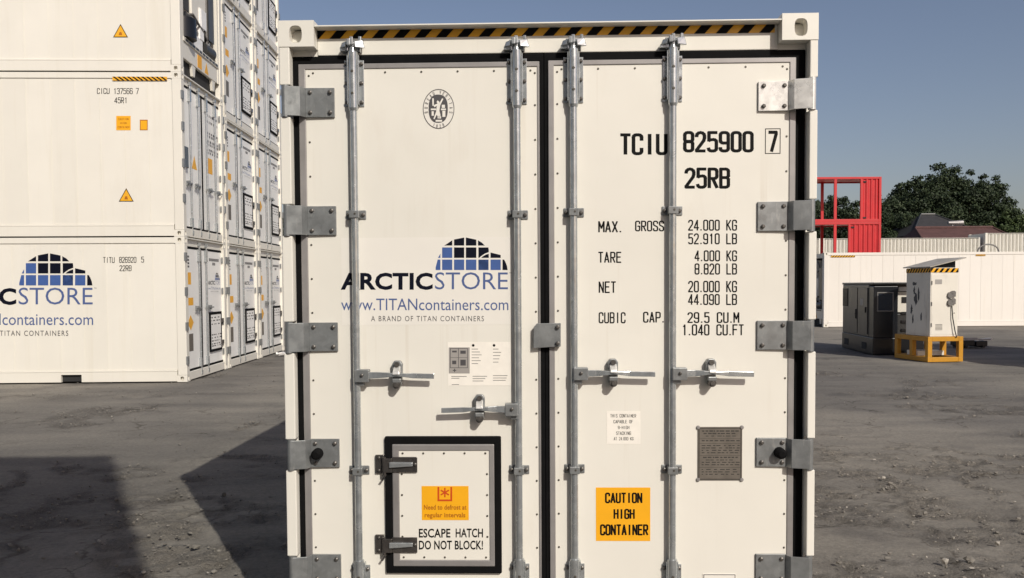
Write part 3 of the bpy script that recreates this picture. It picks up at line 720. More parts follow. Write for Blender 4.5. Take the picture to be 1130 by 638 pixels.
RODS = ((393.3, 371.0, 118.0, 58, 236.5, 520.5, 621), (571.8, 370, 115.5, 56, 236.5, 520, 619.5), (633.6, 370, 113.8, 54.5, 234, 519, 619.5), (742.2, 370, 112.6, 53, 232, 519.5, 620))
HANDLES = {0: (414.5, 1, 437.5, 479), 1: (452, -1, 529, 487), 2: (412.3, 1, 677, 723), 3: (412.3, 1, 786, 832)}
for k, (px, py, bb, bt, g1, g2, bz) in enumerate(RODS):
    x = Lx(px, py, RY)
    rod = MB().tube((x, RY, .16), (x, RY, zh0 + .045), RR, n=16).build('lock_rod', 'galv_rod', main)
    rod['label'] = 'galvanised vertical lock rod'
    bracket(rod, x, Lz(px, bb, PY), Lz(px, bt + 9, PY), 3); bracket(rod, x, .21, Lz(px, bz + 2, PY), 3)
    zc = Lz(px, 51 - 2 * k * .6, .02)
    mb = MB(); mb.box(x - .034, x + .034, .034, .064, zc - .022, zc + .030); mb.box(x - .058, x - .020, .024, .064, zc - .020, zc - .002)
    mb.hexa([(x - .056, .02, zc - .006), (x - .030, .006, zc - .006), (x - .026, .05, zc - .006), (x - .052, .05, zc - .006), (x - .048, .02, zc + .016), (x - .026, .006, zc + .020), (x - .022, .05, zc + .020), (x - .044, .05, zc + .016)])
    mb.hexa([(x + .016, -.002, zc - .010), (x + .060, .012, zc - .012), (x + .046, .05, zc - .004), (x + .010, .05, zc - .004), (x + .014, -.002, zc + .018), (x + .050, .012, zc + .026), (x + .048, .05, zc + .026), (x + .008, .05, zc + .018)])
    mb.box(x - .022, x - .006, -.002, .05, zc, zc + .030); mb.tube((x, RY, zc - .034), (x, RY, zc - .008), .021, .017, 14); mb.box(x + .030, x + .044, .010, .064, zc + .014, zc + .042); mb.box(x - .010, x + .006, .004, .05, zc + .004, zc + .040)
    mb.build('rod_cam', 'galv_rod', rod, bevel=.003)
    for g in (g1, g2):
        zg = Lz(px, g, .02); b = MB().box(x - .046, x + .048, PY - .006, PY - .0005, zg - .021, zg + .021).box(x - .023, x + .023, RY - .023, PY - .006, zg - .017, zg + .017).build('rod_guide', 'galv', rod, bevel=.003)
        for s in (-1, 1): bolt(rod, x + s * .035, PY - .006, zg, .95)
        place('pin', SCREW, None, rod, loc=(x + .004, RY - .023, zg + .002))
    hy, s, hh, he = HANDLES[k]
    handle(rod, x, Lz(hh, hy, .008), s, Lx(hh, hy, .008), Lx(he, hy, .008))
# escape hatch
def PXR(x0, x1, y0, y1, yl=PY): return Lx(x0, (y0 + y1) / 2, yl), Lx(x1, (y0 + y1) / 2, yl), Lz((x0 + x1) / 2, y1, yl), Lz((x0 + x1) / 2, y0, yl)
o1 = PXR(426, 553.5, 481, 631.5); o2 = PXR(434.5, 545.7, 489.6, 623); o3 = PXR(441.5, 540.5, 496.3, 616.5)
hat = MB().box(o3[0], o3[1], PY - .022, PY, o3[2], o3[3]).build('escape_hatch', 'white_paint', main, bevel=.002)
MB().frame((o2[0] - .001, o2[1] + .001, o2[2] - .001, o2[3] + .001), (o3[0] + .001, o3[1] - .001, o3[2] + .001, o3[3] - .001), PY - .026, PY).build('hatch_trim', 'alu', hat, bevel=.004)
MB().frame(o1, (o2[0], o2[1], o2[2], o2[3]), PY - .020, PY + .001).build('hatch_gasket', 'rubber', hat, bevel=.006)
for i in range(5):
    xx = o3[0] + .018 + (o3[1] - o3[0] - .036) * i / 4
    for zz in (o3[2] + .013, o3[3] - .013): screw(hat, xx, PY - .022, zz)
for i in range(1, 5):
    zz = o3[2] + .012 + (o3[3] - o3[2] - .024) * i / 5
    for xx in (o3[0] + .013, o3[1] - .011): screw(hat, xx, PY - .022, zz)
for yy in (512.8, 601.3):
    x0, z0 = L(413.5, yy, PY - .03); x1 = Lx(424, yy, PY - .03); x2 = Lx(432.5, yy, 0.02); x3 = Lx(460.5, yy, PY - .03)
    mb = MB().box(x0, x1 - .004, PY - .014, PY - .001, z0 - .045, z0 + .042); mb.tube((x1, .030, z0 - .048), (x1, .030, z0 + .036), .009, n=10)
    mb.box(x1 - .004, x2, .020, .032, z0 - .036, z0 + .030); mb.box(x2, x3, PY - .034, PY - .026, z0 - .036, z0 + .036)
    mb.prism([(x1, z0 - .05), (x1 + .014, z0 - .044), (x1 - .006, z0 - .076), (x1 - .016, z0 - .072)][::-1], 'y', .022, .034)
    h = mb.build('hatch_hinge', 'steel_dark', hat, bevel=.002)
    MB().hexa([(x2 - .012, .010, z0 - .012), (x3 - .02, PY - .044, z0 - .006), (x3 - .02, PY - .03, z0 - .006), (x2 - .012, PY - .03, z0 - .012), (x2 - .012, .010, z0 + .014), (x3 - .02, PY - .044, z0 + .012), (x3 - .02, PY - .03, z0 + .012), (x2 - .012, PY - .03, z0 + .014)]).build('hinge_strap', 'galv_rod', hat, bevel=.003)
    place('bolt', BOLT, None, hat, loc=(x3 - .009, PY - .034, z0 + .003), scale=(.7, .7, .7))
    for dz in (.030, -.030): place('bolt', BOLT, None, hat, loc=((x0 + x1) / 2 - .005, PY - .014, z0 + dz), scale=(.6, .6, .6))
# ---- print on the doors, by photo pixel on the skin
def dmap(y):
    def f(u, v, k):
        x, z = L(u, v, y); return (x, y - .0004 - .00006 * k, z)
    return f
def dtext(name, T, box, mat, parent, y=PY):
    return text_parts(name, T, (box[0], box[3], box[2], box[1]), dmap(y), mat, parent)
DL, DR = doors['l'][0], doors['r'][0]
dtext('lettering', stroke_text('TCIU', .165, .54), (684.5, 147, 737, 171.5), 'black_print', DR)
dtext('lettering', stroke_text('825900', .165, .55), (753.5, 144.5, 832, 168.5), 'black_print', DR)
dtext('lettering', stroke_text('7', .18), (848, 144.2, 858.5, 168), 'black_print', DR)
a, b = PXR(844.2, 861.3, 141.8, 169.8)[:2]; zz = PXR(844.2, 861.3, 141.8, 169.8)[2:]
MB().frame((a, b, *zz), (a + .0035, b - .0035, zz[0] + .0035, zz[1] - .0035), PY - .0006, PY).build('check_digit_box', 'black_print', DR)
dtext('lettering', stroke_text('25RB', .165, .55), (755, 184.8, 806, 208.5), 'black_print', DR)
for s, bx in (('MAX.', (660, 244, 685.5, 256.6)), ('GROSS', (700.7, 243.5, 733, 255.5)), ('TARE', (660.3, 277.8, 685.5, 290.2)), ('NET', (660.5, 310.5, 679.5, 323.5)), ('CUBIC', (660.5, 344.5, 690.5, 357)), ('CAP.', (709.5, 344, 732.5, 356.3)),
              ('24.000 KG', (759.2, 242.4, 813.4, 254.8)), ('52.910 LB', (759.2, 257.4, 813.4, 269.8)), ('4.000 KG', (766.3, 276.2, 813.4, 288.6)), ('8.820 LB', (766.3, 290.6, 813.4, 303.2)), ('20.000 KG', (759.2, 309.8, 813.4, 322.8)), ('44.090 LB', (759.2, 324.4, 813.4, 336.8)),
              ('29.5 CU.M', (758.4, 344.4, 816, 356.6)), ('1.040 CU.FT', (753.5, 357.8, 820.6, 370.4))):
    dtext('lettering', stroke_text(s, .135, .56), bx, 'black_print', DR)
cs = MB().box(*PXR(657.6, 717.6, 538, 597)[:2], PY - .0009, PY - .0001, *PXR(657.6, 717.6, 538, 597)[2:]).build('caution_sticker', 'orange_sticker', main)
for s, bx in (('CAUTION', (667.5, 543.5, 709, 555.5)), ('HIGH', (677, 561.5, 700.5, 573)), ('CONTAINER', (662, 578.5, 715.5, 591))):
    dtext('lettering', stroke_text(s, .185, .56), bx, 'black_print', cs, PY - .0009)
hs = MB().box(*PXR(465.4, 517.2, 536.4, 574, PY - .022)[:2], PY - .0228, PY - .022, *PXR(465.4, 517.2, 536.4, 574, PY - .022)[2:]).build('defrost_sticker', 'orange_sticker', hat)
yh = PY - .0228
dtext('lettering', font_text('Need to defrost at', .028, 1.05), (467.7, 557, 514.8, 562.6), 'brown_print', hat, yh)
dtext('lettering', font_text('regular intervals', .028, 1.05), (468.6, 565.8, 513.5, 572.6), 'brown_print', hat, yh)
mb = MB(); f_ = dmap(yh)
def quad(x0, y0, x1, y1, k=1): mb.add([f_(x0, y1, k), f_(x1, y1, k), f_(x1, y0, k), f_(x0, y0, k)], [(0, 1, 2, 3)])
quad(482.8, 537.4, 484.8, 553.2); quad(497.0, 537.4, 499.0, 553.2); quad(484.8, 551.2, 497.0, 553.2)
for a in (0, 60, 120):
    c, s = math.cos(math.radians(a + 90)), math.sin(math.radians(a + 90)); X0, Y0 = 490.9, 543.6; l, t = 5.2, .8
    mb.add([f_(X0 + c * l * e - s * t * g, Y0 + s * l * e + c * t * g, 2 + a // 60) for e, g in ((-1, -1), (1, -1), (1, 1), (-1, 1))], [(3, 2, 1, 0)])
mb.build('defrost_symbol', 'red_print', hat, fix=False)
dtext('lettering', font_text('ESCAPE', .022, 1.03), (462.2, 583.4, 497, 593.4), 'black_print', hat, PY - .022); dtext('lettering', font_text('HATCH', .022, 1.03), (502.8, 583.2, 533, 593.2), 'black_print', hat, PY - .022)
dtext('lettering', font_text('DO NOT BLOCK!', .022, 1.03), (462.2, 596.5, 533.0, 606.6), 'black_print', hat, PY - .022)
# logo patch
lgo = MB().box(*PXR(377, 566.5, 262, 358.5)[:2], PY - .0005, PY - .0001, *PXR(377, 566.5, 262, 358.5)[2:]).build('logo_decal', 'vinyl', main)
store_logo(lgo, dmap(PY - .0006))
# oval survey emblem
def oval(cx, cy, rx, ry, n=40, e=2.0):
    return [(cx + rx * math.copysign(abs(math.cos(t)) ** (2 / e), math.cos(t)), cy + ry * math.copysign(abs(math.sin(t)) ** (2 / e), math.sin(t))) for t in [2 * math.pi * i / n for i in range(n)]]
ex, ey = 484.0, 120.3; f0 = dmap(PY - .0006)
mb = MB(); p = oval(ex, ey, 17.4, 22); em = mb.add([f_2 for f_2 in [dmap(PY)(u, v, 0) for u, v in p]], [tuple(range(len(p) - 1, -1, -1))]).build('survey_emblem', 'vinyl', main, fix=False)
def ringprint(r0, r1):
    a = oval(ex, ey, 17.4 * r0, 22 * r0); b = oval(ex, ey, 17.4 * r1, 22 * r1); n = len(a)
    MB().add([f0(*q, 0) for q in a] + [f0(*q, 0) for q in b], [(i, (i + 1) % n, (i + 1) % n + n, i + n) for i in range(n)]).build('emblem_ring', 'grey_print', em, fix=False)
ringprint(1, .955)
p = oval(ex - .4, ey - .3, 10.6, 15.6, 40, 2.5); MB().add([f0(*q, 0) for q in p], [tuple(range(len(p)))]).build('emblem_ground', 'grey_print', em, fix=False)
def zp(pts): return [(450 + a * 70 / 638, 85 + b * 70 / 638) for a, b in pts]
mb = MB()
for q in ([(300, 235), (318, 250), (326, 290), (318, 340), (330, 385), (318, 420), (290, 380), (270, 425), (258, 420), (285, 350), (292, 290), (268, 305), (258, 285), (298, 268), (290, 250)], [(315, 270), (345, 215), (358, 220), (325, 290)], [(246, 215), (262, 215), (262, 290), (248, 290)], [(232, 318), (285, 318), (285, 334), (232, 334)], [(334, 318), (384, 318), (384, 334), (334, 334)],
          [(342, 280), (374, 280), (374, 312), (342, 312)], [(348, 340), (378, 340), (378, 402), (348, 402)], [(240, 345), (262, 345), (262, 390), (240, 390)], [(280, 432), (345, 432), (345, 450), (280, 450)], [(300, 395), (335, 395), (335, 418), (300, 418)]):
    q = zp(q); mb.add([f0(u, v, 4) for u, v in q], [tuple(range(len(q)))])
mb.build('emblem_figure', 'vinyl', em, fix=False)
mb = MB()
def arc_letters(s, a0, a1, rx, ry, hgt, flip):
    for i, ch in enumerate(s):
        if ch == ' ': continue
        t = math.radians(a0 + (a1 - a0) * i / (len(s) - 1)); cx, cy = ex + rx * math.cos(t), ey - ry * math.sin(t)
        nx, ny = math.cos(t), -math.sin(t)
        if flip: nx, ny = -nx, -ny
        tx, ty = -ny, nx
        V, F, D = stroke_text(ch, .15)
        mb.add([f0(cx + tx * (u - .18) * hgt + nx * (v - .5) * hgt, cy + ty * (u - .18) * hgt + ny * (v - .5) * hgt, d) for (u, v), d in zip(V, D)], F)
arc_letters('BUREAU VERITAS', 192, -12, 13.9, 18.6, 3.3, False); arc_letters('1828', 248, 292, 13.9, 19.0, 3.0, True)
mb.build('emblem_letters', 'grey_print', em, fix=False)
# instruction sheet
ins = MB().box(*PXR(494.3, 563.4, 377.5, 425.5)[:2], PY - .0007, PY - .0001, *PXR(494.3, 563.4, 377.5, 425.5)[2:]).build('instruction_sheet', 'paper', main)
mb2 = MB(); fi = dmap(PY - .0007)
def q2(m, x0, y0, x1, y1, k=0): m.add([fi(x0, y1, k), fi(x1, y1, k), fi(x1, y0, k), fi(x0, y0, k)], [(0, 1, 2, 3)])
m1 = MB(); q2(m1, 495.2, 383.5, 518.3, 412.2); m1.build('diagram_ground', 'pale_print', ins, fix=False)
for x0, y0, x1, y1 in ((496.6, 384.5, 497.3, 406), (515.6, 384.5, 516.2, 406), (496.6, 384.2, 516.2, 384.8), (496.6, 405.6, 516.2, 406.2), (505.6, 384.5, 506.2, 406), (496.6, 394.5, 516, 394.9), (499, 387, 504, 389), (508, 387, 514, 390.5), (508, 397, 514, 403.5), (499, 398, 503.5, 402), (499.7, 408.3, 503.5, 409.3), (501.1, 407, 502.1, 410.6)): q2(mb2, x0, y0, x1, y1, 2)
for x0, y, l in [(498, 415.2, 17), (498, 417.2, 9), (498.5, 424.2, 8)] + [(520.5, 385 + 3.2 * i, 7 + (i * 37 % 5)) for i in range(6)] + [(544, 385 + 3.6 * i, 6 + (i * 23 % 4)) for i in range(5)] + [(521.5, 415 + 2.6 * i, 16 - i * 2) for i in range(3)] + [(544, 414.3 + 2.6 * i, 16 - i) for i in range(3)]: q2(mb2, x0, y, x0 + l, y + .55, 2)
mb2.build('print_lines', 'grey_print', ins, fix=False)['kind'] = 'stuff'
m1 = MB()
for cx in (522.2, 545.2): p = oval(cx, 381.2, 1.5, 1.5, 12); m1.add([fi(u, v, 2) for u, v in p], [tuple(range(12))])
m1.build('print_dots', 'black_print', ins, fix=False)
# stacking label
sl = MB().box(*PXR(669.5, 706.7, 453.8, 490)[:2], PY - .0007, PY - .0001, *PXR(669.5, 706.7, 453.8, 490)[2:]).build('stacking_label', 'paper', main)
for s, bx in (('THIS CONTAINER', (673.5, 457, 702, 460.8)), ('CAPABLE OF', (677, 463.5, 698.3, 467.2)), ('9-HIGH', (681.8, 470, 694.5, 473.6)), ('STACKING', (680, 476.2, 696.3, 480)), ('AT 24.000 KG', (677.3, 482.3, 699, 486))):
    dtext('lettering', stroke_text(s, .11, .56), bx, 'black_print', sl, PY - .0007)
# data plate
pr = PXR(769.8, 818.8, 471, 530)
dp = MB().box(pr[0], pr[1], PY - .004, PY - .0005, pr[2], pr[3]).build('data_plate', 'plate', main, bevel=.001)
MB().frame((pr[0] + .004, pr[1] - .004, pr[2] + .004, pr[3] - .004), (pr[0] + .0075, pr[1] - .0075, pr[2] + .0075, pr[3] - .0075), PY - .0048, PY - .0038).build('plate_border', 'plate_print', dp)
mb = MB(); r2 = random.Random(3); wpl = pr[1] - pr[0]
for i, (h_, ind) in enumerate(((.0055, .04), (.0050, .07), (.0035, .12), (.0012, .03), (.0050, .03), (.0012, .03), (.0042, .03), (.0042, .03), (.0042, .03), (.0042, .03), (.0012, .03), (.0055, .06), (.0035, .12), (.0042, .03), (.0042, .03), (.0012, .03), (.0042, .03), (.0042, .03), (.0042, .03))):
    z = pr[3] - .022 - i * .0112
    if h_ < .002: mb.box(pr[0] + .008, pr[1] - .008, PY - .0046, PY - .0038, z, z + h_); continue
    x = pr[0] + .012 + ind * wpl
    while x < pr[1] - .014 - ind * wpl:
        l = r2.uniform(.006, .022); mb.box(x, min(x + l, pr[1] - .012), PY - .0046, PY - .0038, z, z + h_); x += l + r2.uniform(.003, .008 if h_ > .0045 else .016)
mb.build('plate_text', 'plate_print', dp)
for x in (pr[0] + .002, pr[1] - .002):
    for z in (pr[2] + .003, pr[3] - .003): place('rivet', shared('rivet', lambda: MB().tube((0, 0, 0), (0, -.006, 0), .010, .006, 10).mesh('rivet')), 'alu', dp, loc=(x, PY - .003, z))
pr = PXR(775.5, 812, 633, 648); mp = MB().box(pr[0], pr[1], PY - .003, PY - .0005, pr[2], pr[3]).build('maker_plate', 'vinyl', main, bevel=.001)
MB().frame((pr[0] + .003, pr[1] - .003, pr[2] + .003, pr[3] - .003), (pr[0] + .006, pr[1] - .006, pr[2] + .006, pr[3] - .006), PY - .0036, PY - .0028).build('plate_border', 'grey_print', mp)

# ------------------------------------------------------------------ the stack of white containers on the left
STX, STY, STYAW, GAP = -5.8085, 15.2081, .0341, .1
SRZ = math.pi / 2 + STYAW
def spos(col, z): u = W2 + col * (2 * W2 + GAP); return (STX - math.sin(STYAW) * u, STY + math.cos(STYAW) * u, z)
def end_frame(parent, H, mat):
    MB().box(-W2 + .162, W2 - .162, .05, .16, H - .16, H - .03).build('header_beam', mat, parent, bevel=.005)
    MB().box(-W2 + .162, W2 - .162, .0, .2, H - .03, H - .008).build('roof_lip', mat, parent)
    MB().box(-W2 + .162, W2 - .162, .015, .2, .012, .16).build('door_sill', mat, parent, bevel=.005)
def end_hinges(parent, zs, y=.05):
    for s in (-1, 1):
        def mk():
            m = MB(); m.box(s * (W2 + .004), s * (W2 - .07), -.022, .012, -.075, .075); m.box(s * (W2 - .07), s * (W2 - .18), .018, .042, -.06, .06)
            m.hexa([(s * (W2 - .07), -.01, -.07), (s * (W2 - .085), .02, -.07), (s * (W2 - .085), .04, -.07), (s * (W2 - .07), .012, -.07), (s * (W2 - .07), -.01, .07), (s * (W2 - .085), .02, .07), (s * (W2 - .085), .04, .07), (s * (W2 - .07), .012, .07)])
            return m.mesh('hinge')
        for z in zs:
            h = place('hinge', shared(('sh', s), mk), 'galv', parent, loc=(0, 0, z))
def end_rod(parent, x, H, hz, s, y=.02):
    r = MB().tube((x, y, .06), (x, y, H - .08), .016, n=10).build('lock_rod', 'galv_rod', parent)
    for a, b in ((H - .42, H - .19), (.20, .36)): MB().box(x - .036, x + .036, y - .015, .054, a, b).build('rod_bracket', 'galv_rod', r)
    for a, b in ((H - .13, H - .07), (.06, .13)): MB().box(x - .03, x + .03, y - .02, .06, a, b).build('rod_cam', 'galv_rod', r)
    MB().box(x - .02, x + .06 * s, y - .03, y + .02, hz - .022, hz + .022).box(x + .05 * s, x + .32 * s, y - .032, y - .02, hz - .011, hz + .011).box(x + .17 * s - .018, x + .17 * s + .018, y - .034, .05, hz - .045, hz + .045).build('rod_handle', 'galv', r)
def tri(cx, cz, s, y): return MB().prism([(cx - s, cz - s * .8), (cx + s, cz - s * .8), (cx, cz + s)], 'y', y - .0012, y)
def end_arctic(parent, H, hatch_lines=True):
    mat = 'inox_side' if False else 'stack_white'
    end_frame(parent, H, mat); y = .055; zt = H - .20; zb = .20; xs = -.20
    MB().box(-W2 + .06, W2 - .06, .10, .14, .16, H - .16).build('door_frame_back', 'dark_hole', parent)
    for k, (a, b) in enumerate(((-W2 + .12, xs - .036), (xs + .036, W2 - .12))):
        d = MB().box(a, b, y, y + .06, zb, zt).build('door', 'door_white_lifted', parent, bevel=.004)
        MB().frame((a - .036, b + .036, zb - .042, zt + .042), (a, b, zb, zt), y - .004, y + .05).build('gasket', 'rubber', d)
    for x, s in ((xs - .17, -1), (xs + .23, 1)): end_rod(parent, x, H, 1.30 * H / 2.591, s)
    k = H / 2.591
    end_hinges(parent, [2.235 * k, 1.615 * k, .99 * k, .38 * k])
    # hatch on the wide door
    o = (.22, .96, .42, 1.20); h = MB().box(o[0] + .05, o[1] - .05, y - .022, y, o[2] + .05, o[3] - .05).build('escape_hatch', 'door_white_lifted', parent)
    MB().frame(o, (o[0] + .05, o[1] - .05, o[2] + .05, o[3] - .05), y - .026, y + .001).build('hatch_gasket', 'rubber', h)
    for z in (.58, 1.02): MB().box(o[1] - .07, o[1] + .06, y - .05, y - .002, z - .04, z + .04).build('hatch_hinge', 'steel_dark', h)
    mb = MB(); r3 = random.Random(5)
    for z in (1.08, 1.02, .95, .74, .68, .62, .56, .52):
        x = o[0] + .09
        while x < o[1] - .14: l = r3.uniform(.03, .12); mb.box(x, x + l, y - .0235, y - .0215, z, z + .022); x += l + r3.uniform(.03, .12)
    mb.build('hatch_notice', 'grey_print', h)['kind'] = 'stuff'
    # marks on the wide door
    sc = .0042 / 1.0; cx, cz = .60, 1.80 * k
    def f(u, v, kk): return (cx + (u - 470) * sc * .97, y - .0012 - .0001 * kk, cz - (v - 305) * sc)
    dec = MB().box(cx - .42, cx + .42, y - .001, y, cz - .24, cz + .22).build('logo_decal', 'door_white_lifted', parent)
    store_logo(dec, f)
    mb = MB()
    for x0, x1, z in ((.30, .86, 2.20), (.50, .66, 2.12)):
        x = x0
        while x < x1: mb.box(x, x + .045, y - .0014, y, z * k, z * k + .055); x += .062
    mb.build('number_print', 'grey_print', parent)
    # marks on the narrow door
    for nm, x0, x1, z0, z1, m in (('caution_sticker', -1.00, -.76, 1.74, 1.96, 'orange_sticker'), ('notice_sticker', -1.02, -.66, 1.36, 1.50, 'orange_sticker'), ('data_plate', -.94, -.70, .52, .84, 'plate')):
        MB().box(x0, x1, y - .0016, y, z0 * k, z1 * k).build(nm, m, parent)
    MB().prism([(-.82, .90 * k), (-.66, 1.04 * k), (-.82, 1.18 * k), (-.98, 1.04 * k)], 'y', y - .0016, y).build('hazard_sticker', 'yellow_tape', parent)
    mb = MB()
    for i in range(4): mb.box(-.92, -.84, y - .0016, y, (2.05 + i * .06) * k, (2.085 + i * .06) * k)
    mb.build('number_print', 'grey_print', parent)
def end_std(parent, H):
    mat = 'stack_white'; end_frame(parent, H, mat); y = .055; zt = H - .20; zb = .20
    MB().box(-W2 + .06, W2 - .06, .10, .14, .16, H - .16).build('door_frame_back', 'dark_hole', parent)
    for a, b in ((-W2 + .12, -.036), (.036, W2 - .12)):
        d = MB().box(a, b, y, y + .06, zb, zt).build('door', 'door_white_lifted', parent, bevel=.004)
        MB().frame((a - .036, b + .036, zb - .042, zt + .042), (a, b, zb, zt), y - .004, y + .05).build('gasket', 'rubber', d)
    for x, s in ((-.72, -1), (-.26, -1), (.20, 1), (.72, 1)): end_rod(parent, x, H, .98, s)
    end_hinges(parent, [2.5, 1.95, 1.3, .68])
    MB().box(-1.12, -.90, .0, .05, 1.24, 1.62).build('lock_box', 'steel_dark', parent, bevel=.01)
    tri(-.44, 1.40, .14, y).build('warning_triangle', 'yellow_tape', parent); MB().box(.30, .62, y - .0016, y, 1.32, 1.62).build('caution_sticker', 'orange_sticker', parent)
    mb = MB(); r3 = random.Random(8)
    for z in (2.42, 2.30, 2.08, 2.02, 1.92, 1.86, 1.76, 1.70):
        x = .34
        while x < .98: l = r3.uniform(.03, .09); mb.box(x, x + l, y - .0014, y, z, z + .045); x += l + r3.uniform(.03, .08)
    mb.build('number_print', 'grey_print', parent)
def end_unit(parent, H):
    """refrigeration machinery end"""
    mat = 'stack_white'
    MB().box(-W2 + .10, W2 - .10, .55, .60, .16, H - .03).build('bulkhead', 'gen_dark', parent)
    MB().box(-W2 + .15, W2 - .15, .04, .5, H - .20, H - .03).build('header_beam', mat, parent)
    lowp = MB().box(-W2 + .17, W2 - .17, .03, .09, .30, .64).build('lower_panel', mat, parent, bevel=.01)
    MB().box(-W2 + .162, W2 - .162, .35, .55, .02, .16).build('sill', mat, parent)
    MB().box(-W2 + .162, W2 - .162, .10, .16, .012, .30).build('sill_recess', 'dark_hole', parent)
    for a, b in ((-1.05, -1.0), (-.46, -.36), (.70, .80)): MB().prism([(a, .10), (b, .10), (b + .05, .31), (a - .05, .31)], 'y', .04, .09).build('sill_tab', mat, parent)
    MB().box(-W2 + .20, W2 - .20, .008, .03, .60, .68).build('step_ledge', mat, parent, bevel=.005)
    me = MB().box(-.075, .075, 0, .03, -.02, .02).mesh('vent_slot')
    for i in range(10): place('vent_slot', me, 'gen_dark', lowp, loc=(-.85 + i * .19, .003, .64))
    for s in (-1, 1): MB().box(s * (W2 - .16), s * (W2 - .24), .02, .5, .30, H - .2).build('upright', mat, parent)
    fan = MB().tube((-.35, .20, 2.22), (-.35, .52, 2.22), .36, n=24).build('condenser_fan', 'gen_dark', parent)
    for k in range(4):
        a = k * math.pi / 2 + .4; MB().hexa([(-.35 + math.cos(a) * .06 - .03, .18, 2.22 + math.sin(a) * .06 - .03), (-.35 + math.cos(a) * .33, .17, 2.22 + math.sin(a) * .33), (-.35 + math.cos(a + .5) * .33, .20, 2.22 + math.sin(a + .5) * .33), (-.35 + math.cos(a + .5) * .06, .20, 2.22 + math.sin(a + .5) * .06), (-.35 + math.cos(a) * .06 - .03, .19, 2.22 + math.sin(a) * .06 - .03), (-.35 + math.cos(a) * .33, .18, 2.22 + math.sin(a) * .33), (-.35 + math.cos(a + .5) * .33, .21, 2.22 + math.sin(a + .5) * .33), (-.35 + math.cos(a + .5) * .06, .21, 2.22 + math.sin(a + .5) * .06)]).build('fan_blade', 'galv', fan)
    MB().box(-.40, .42, .06, .45, 1.2, 1.9).box(-.2, .25, .05, .3, 1.9, 2.62).build('control_box', mat, parent, bevel=.02)
    MB().box(.05, .35, .03, .05, 1.15, 1.5).build('control_screen', 'white_plastic', parent)
    MB().tube((-.72, .14, .70), (-.72, .14, 1.06), .26, .25, 20).tube((-.72, .14, 1.06), (-.72, .14, 1.2), .25, .08, 20).build('compressor', 'gen_black', parent)
    MB().tube((-.42, .20, .98), (.22, .20, 1.02), .13, n=16).tube((.3, .15, .82), (.86, .15, .84), .15, n=16).build('receiver_tank', 'gen_dark', parent)
    MB().box(-.36, .16, .05, .12, .68, .92).box(.0, .22, .04, .12, .92, 1.5).build('bracket_plate', 'white_plastic', parent)
    MB().box(.55, .88, .05, .3, 1.05, 2.3).build('cable_box', 'gen_grey', parent)
    mb = MB()
    for pts in ([(-.9, .1, 1.1), (-.85, .08, 1.5), (-.6, .1, 1.9), (.4, .1, 2.2)], [(.5, .08, .9), (.5, .08, 2.4), (.2, .1, 2.6)], [(-.7, .1, 1.15), (-.4, .04, 1.25), (.2, .05, 1.1), (.6, .08, 1.0)]): mb.path(pts, .022)
    mb.build('pipe', 'plastic_grey', parent)
    for i_ in range(7): MB().box(-.92 + i_ * .055, -.90 + i_ * .055, .05, .07, 1.22, 1.62).build('grille_bar', 'gen_dark', parent)
    MB().tube((.62, .1, .70), (.62, .1, 1.0), .05, n=10).tube((.62, .1, 1.0), (.30, .1, 1.12), .03, n=8).build('filter', 'galv', parent)
    MB().box(-.98, -.55, .08, .5, 1.68, 2.4).build('evaporator_cover', 'white_plastic', parent, bevel=.02)
    for x0, z0 in ((-.22, .33),): MB().box(x0, x0 + .24, .027, .03, z0, z0 + .24).build('caution_sticker', 'orange_sticker', parent)
    tri(.30, .42, .12, .03).build('warning_triangle', 'yellow_tape', parent)
GS = 'containers in the tall white stack'
def stack_unit(col, z, H, Lc, end, label, pocket, near):
    t = thing('reefer_container', spos(col, z), SRZ, label, 'container', GS)
    shell(t, Lc, H, 'stack_white', CAST, near=-1, panels=near, pocket=pocket); end(t, H); return t
s11 = stack_unit(0, 0, 2.591, 6.058, end_arctic, 'white container with blue dome logo on its long side, bottom of the stack corner', True, True)
s12 = stack_unit(0, 2.593, 2.896, 12.192, end_std, 'white container marked 45R1 above the one with the dome-logo side', False, True)
s13 = stack_unit(0, 5.491, 2.896, 12.192, end_unit, 'white container with exposed black cooling machinery in its end, third tier up', False, True)
proto = stack_unit(1, 0, 2.591, 6.058, end_arctic, 'white hatch-door container at ground level, middle column counting from the logo side', True, False)
rows = ('at ground level', 'on the second tier', 'on the third tier', 'on the fourth tier')
for col, cname in ((1, 'middle column'), (2, 'last column')):
    for r in range(4):
        if col == 1 and r == 0: continue
        c = copy_tree(proto); c.location = spos(col, r * 2.593); c['label'] = f'white hatch-door container {rows[r]}, {cname} counting from the logo side'
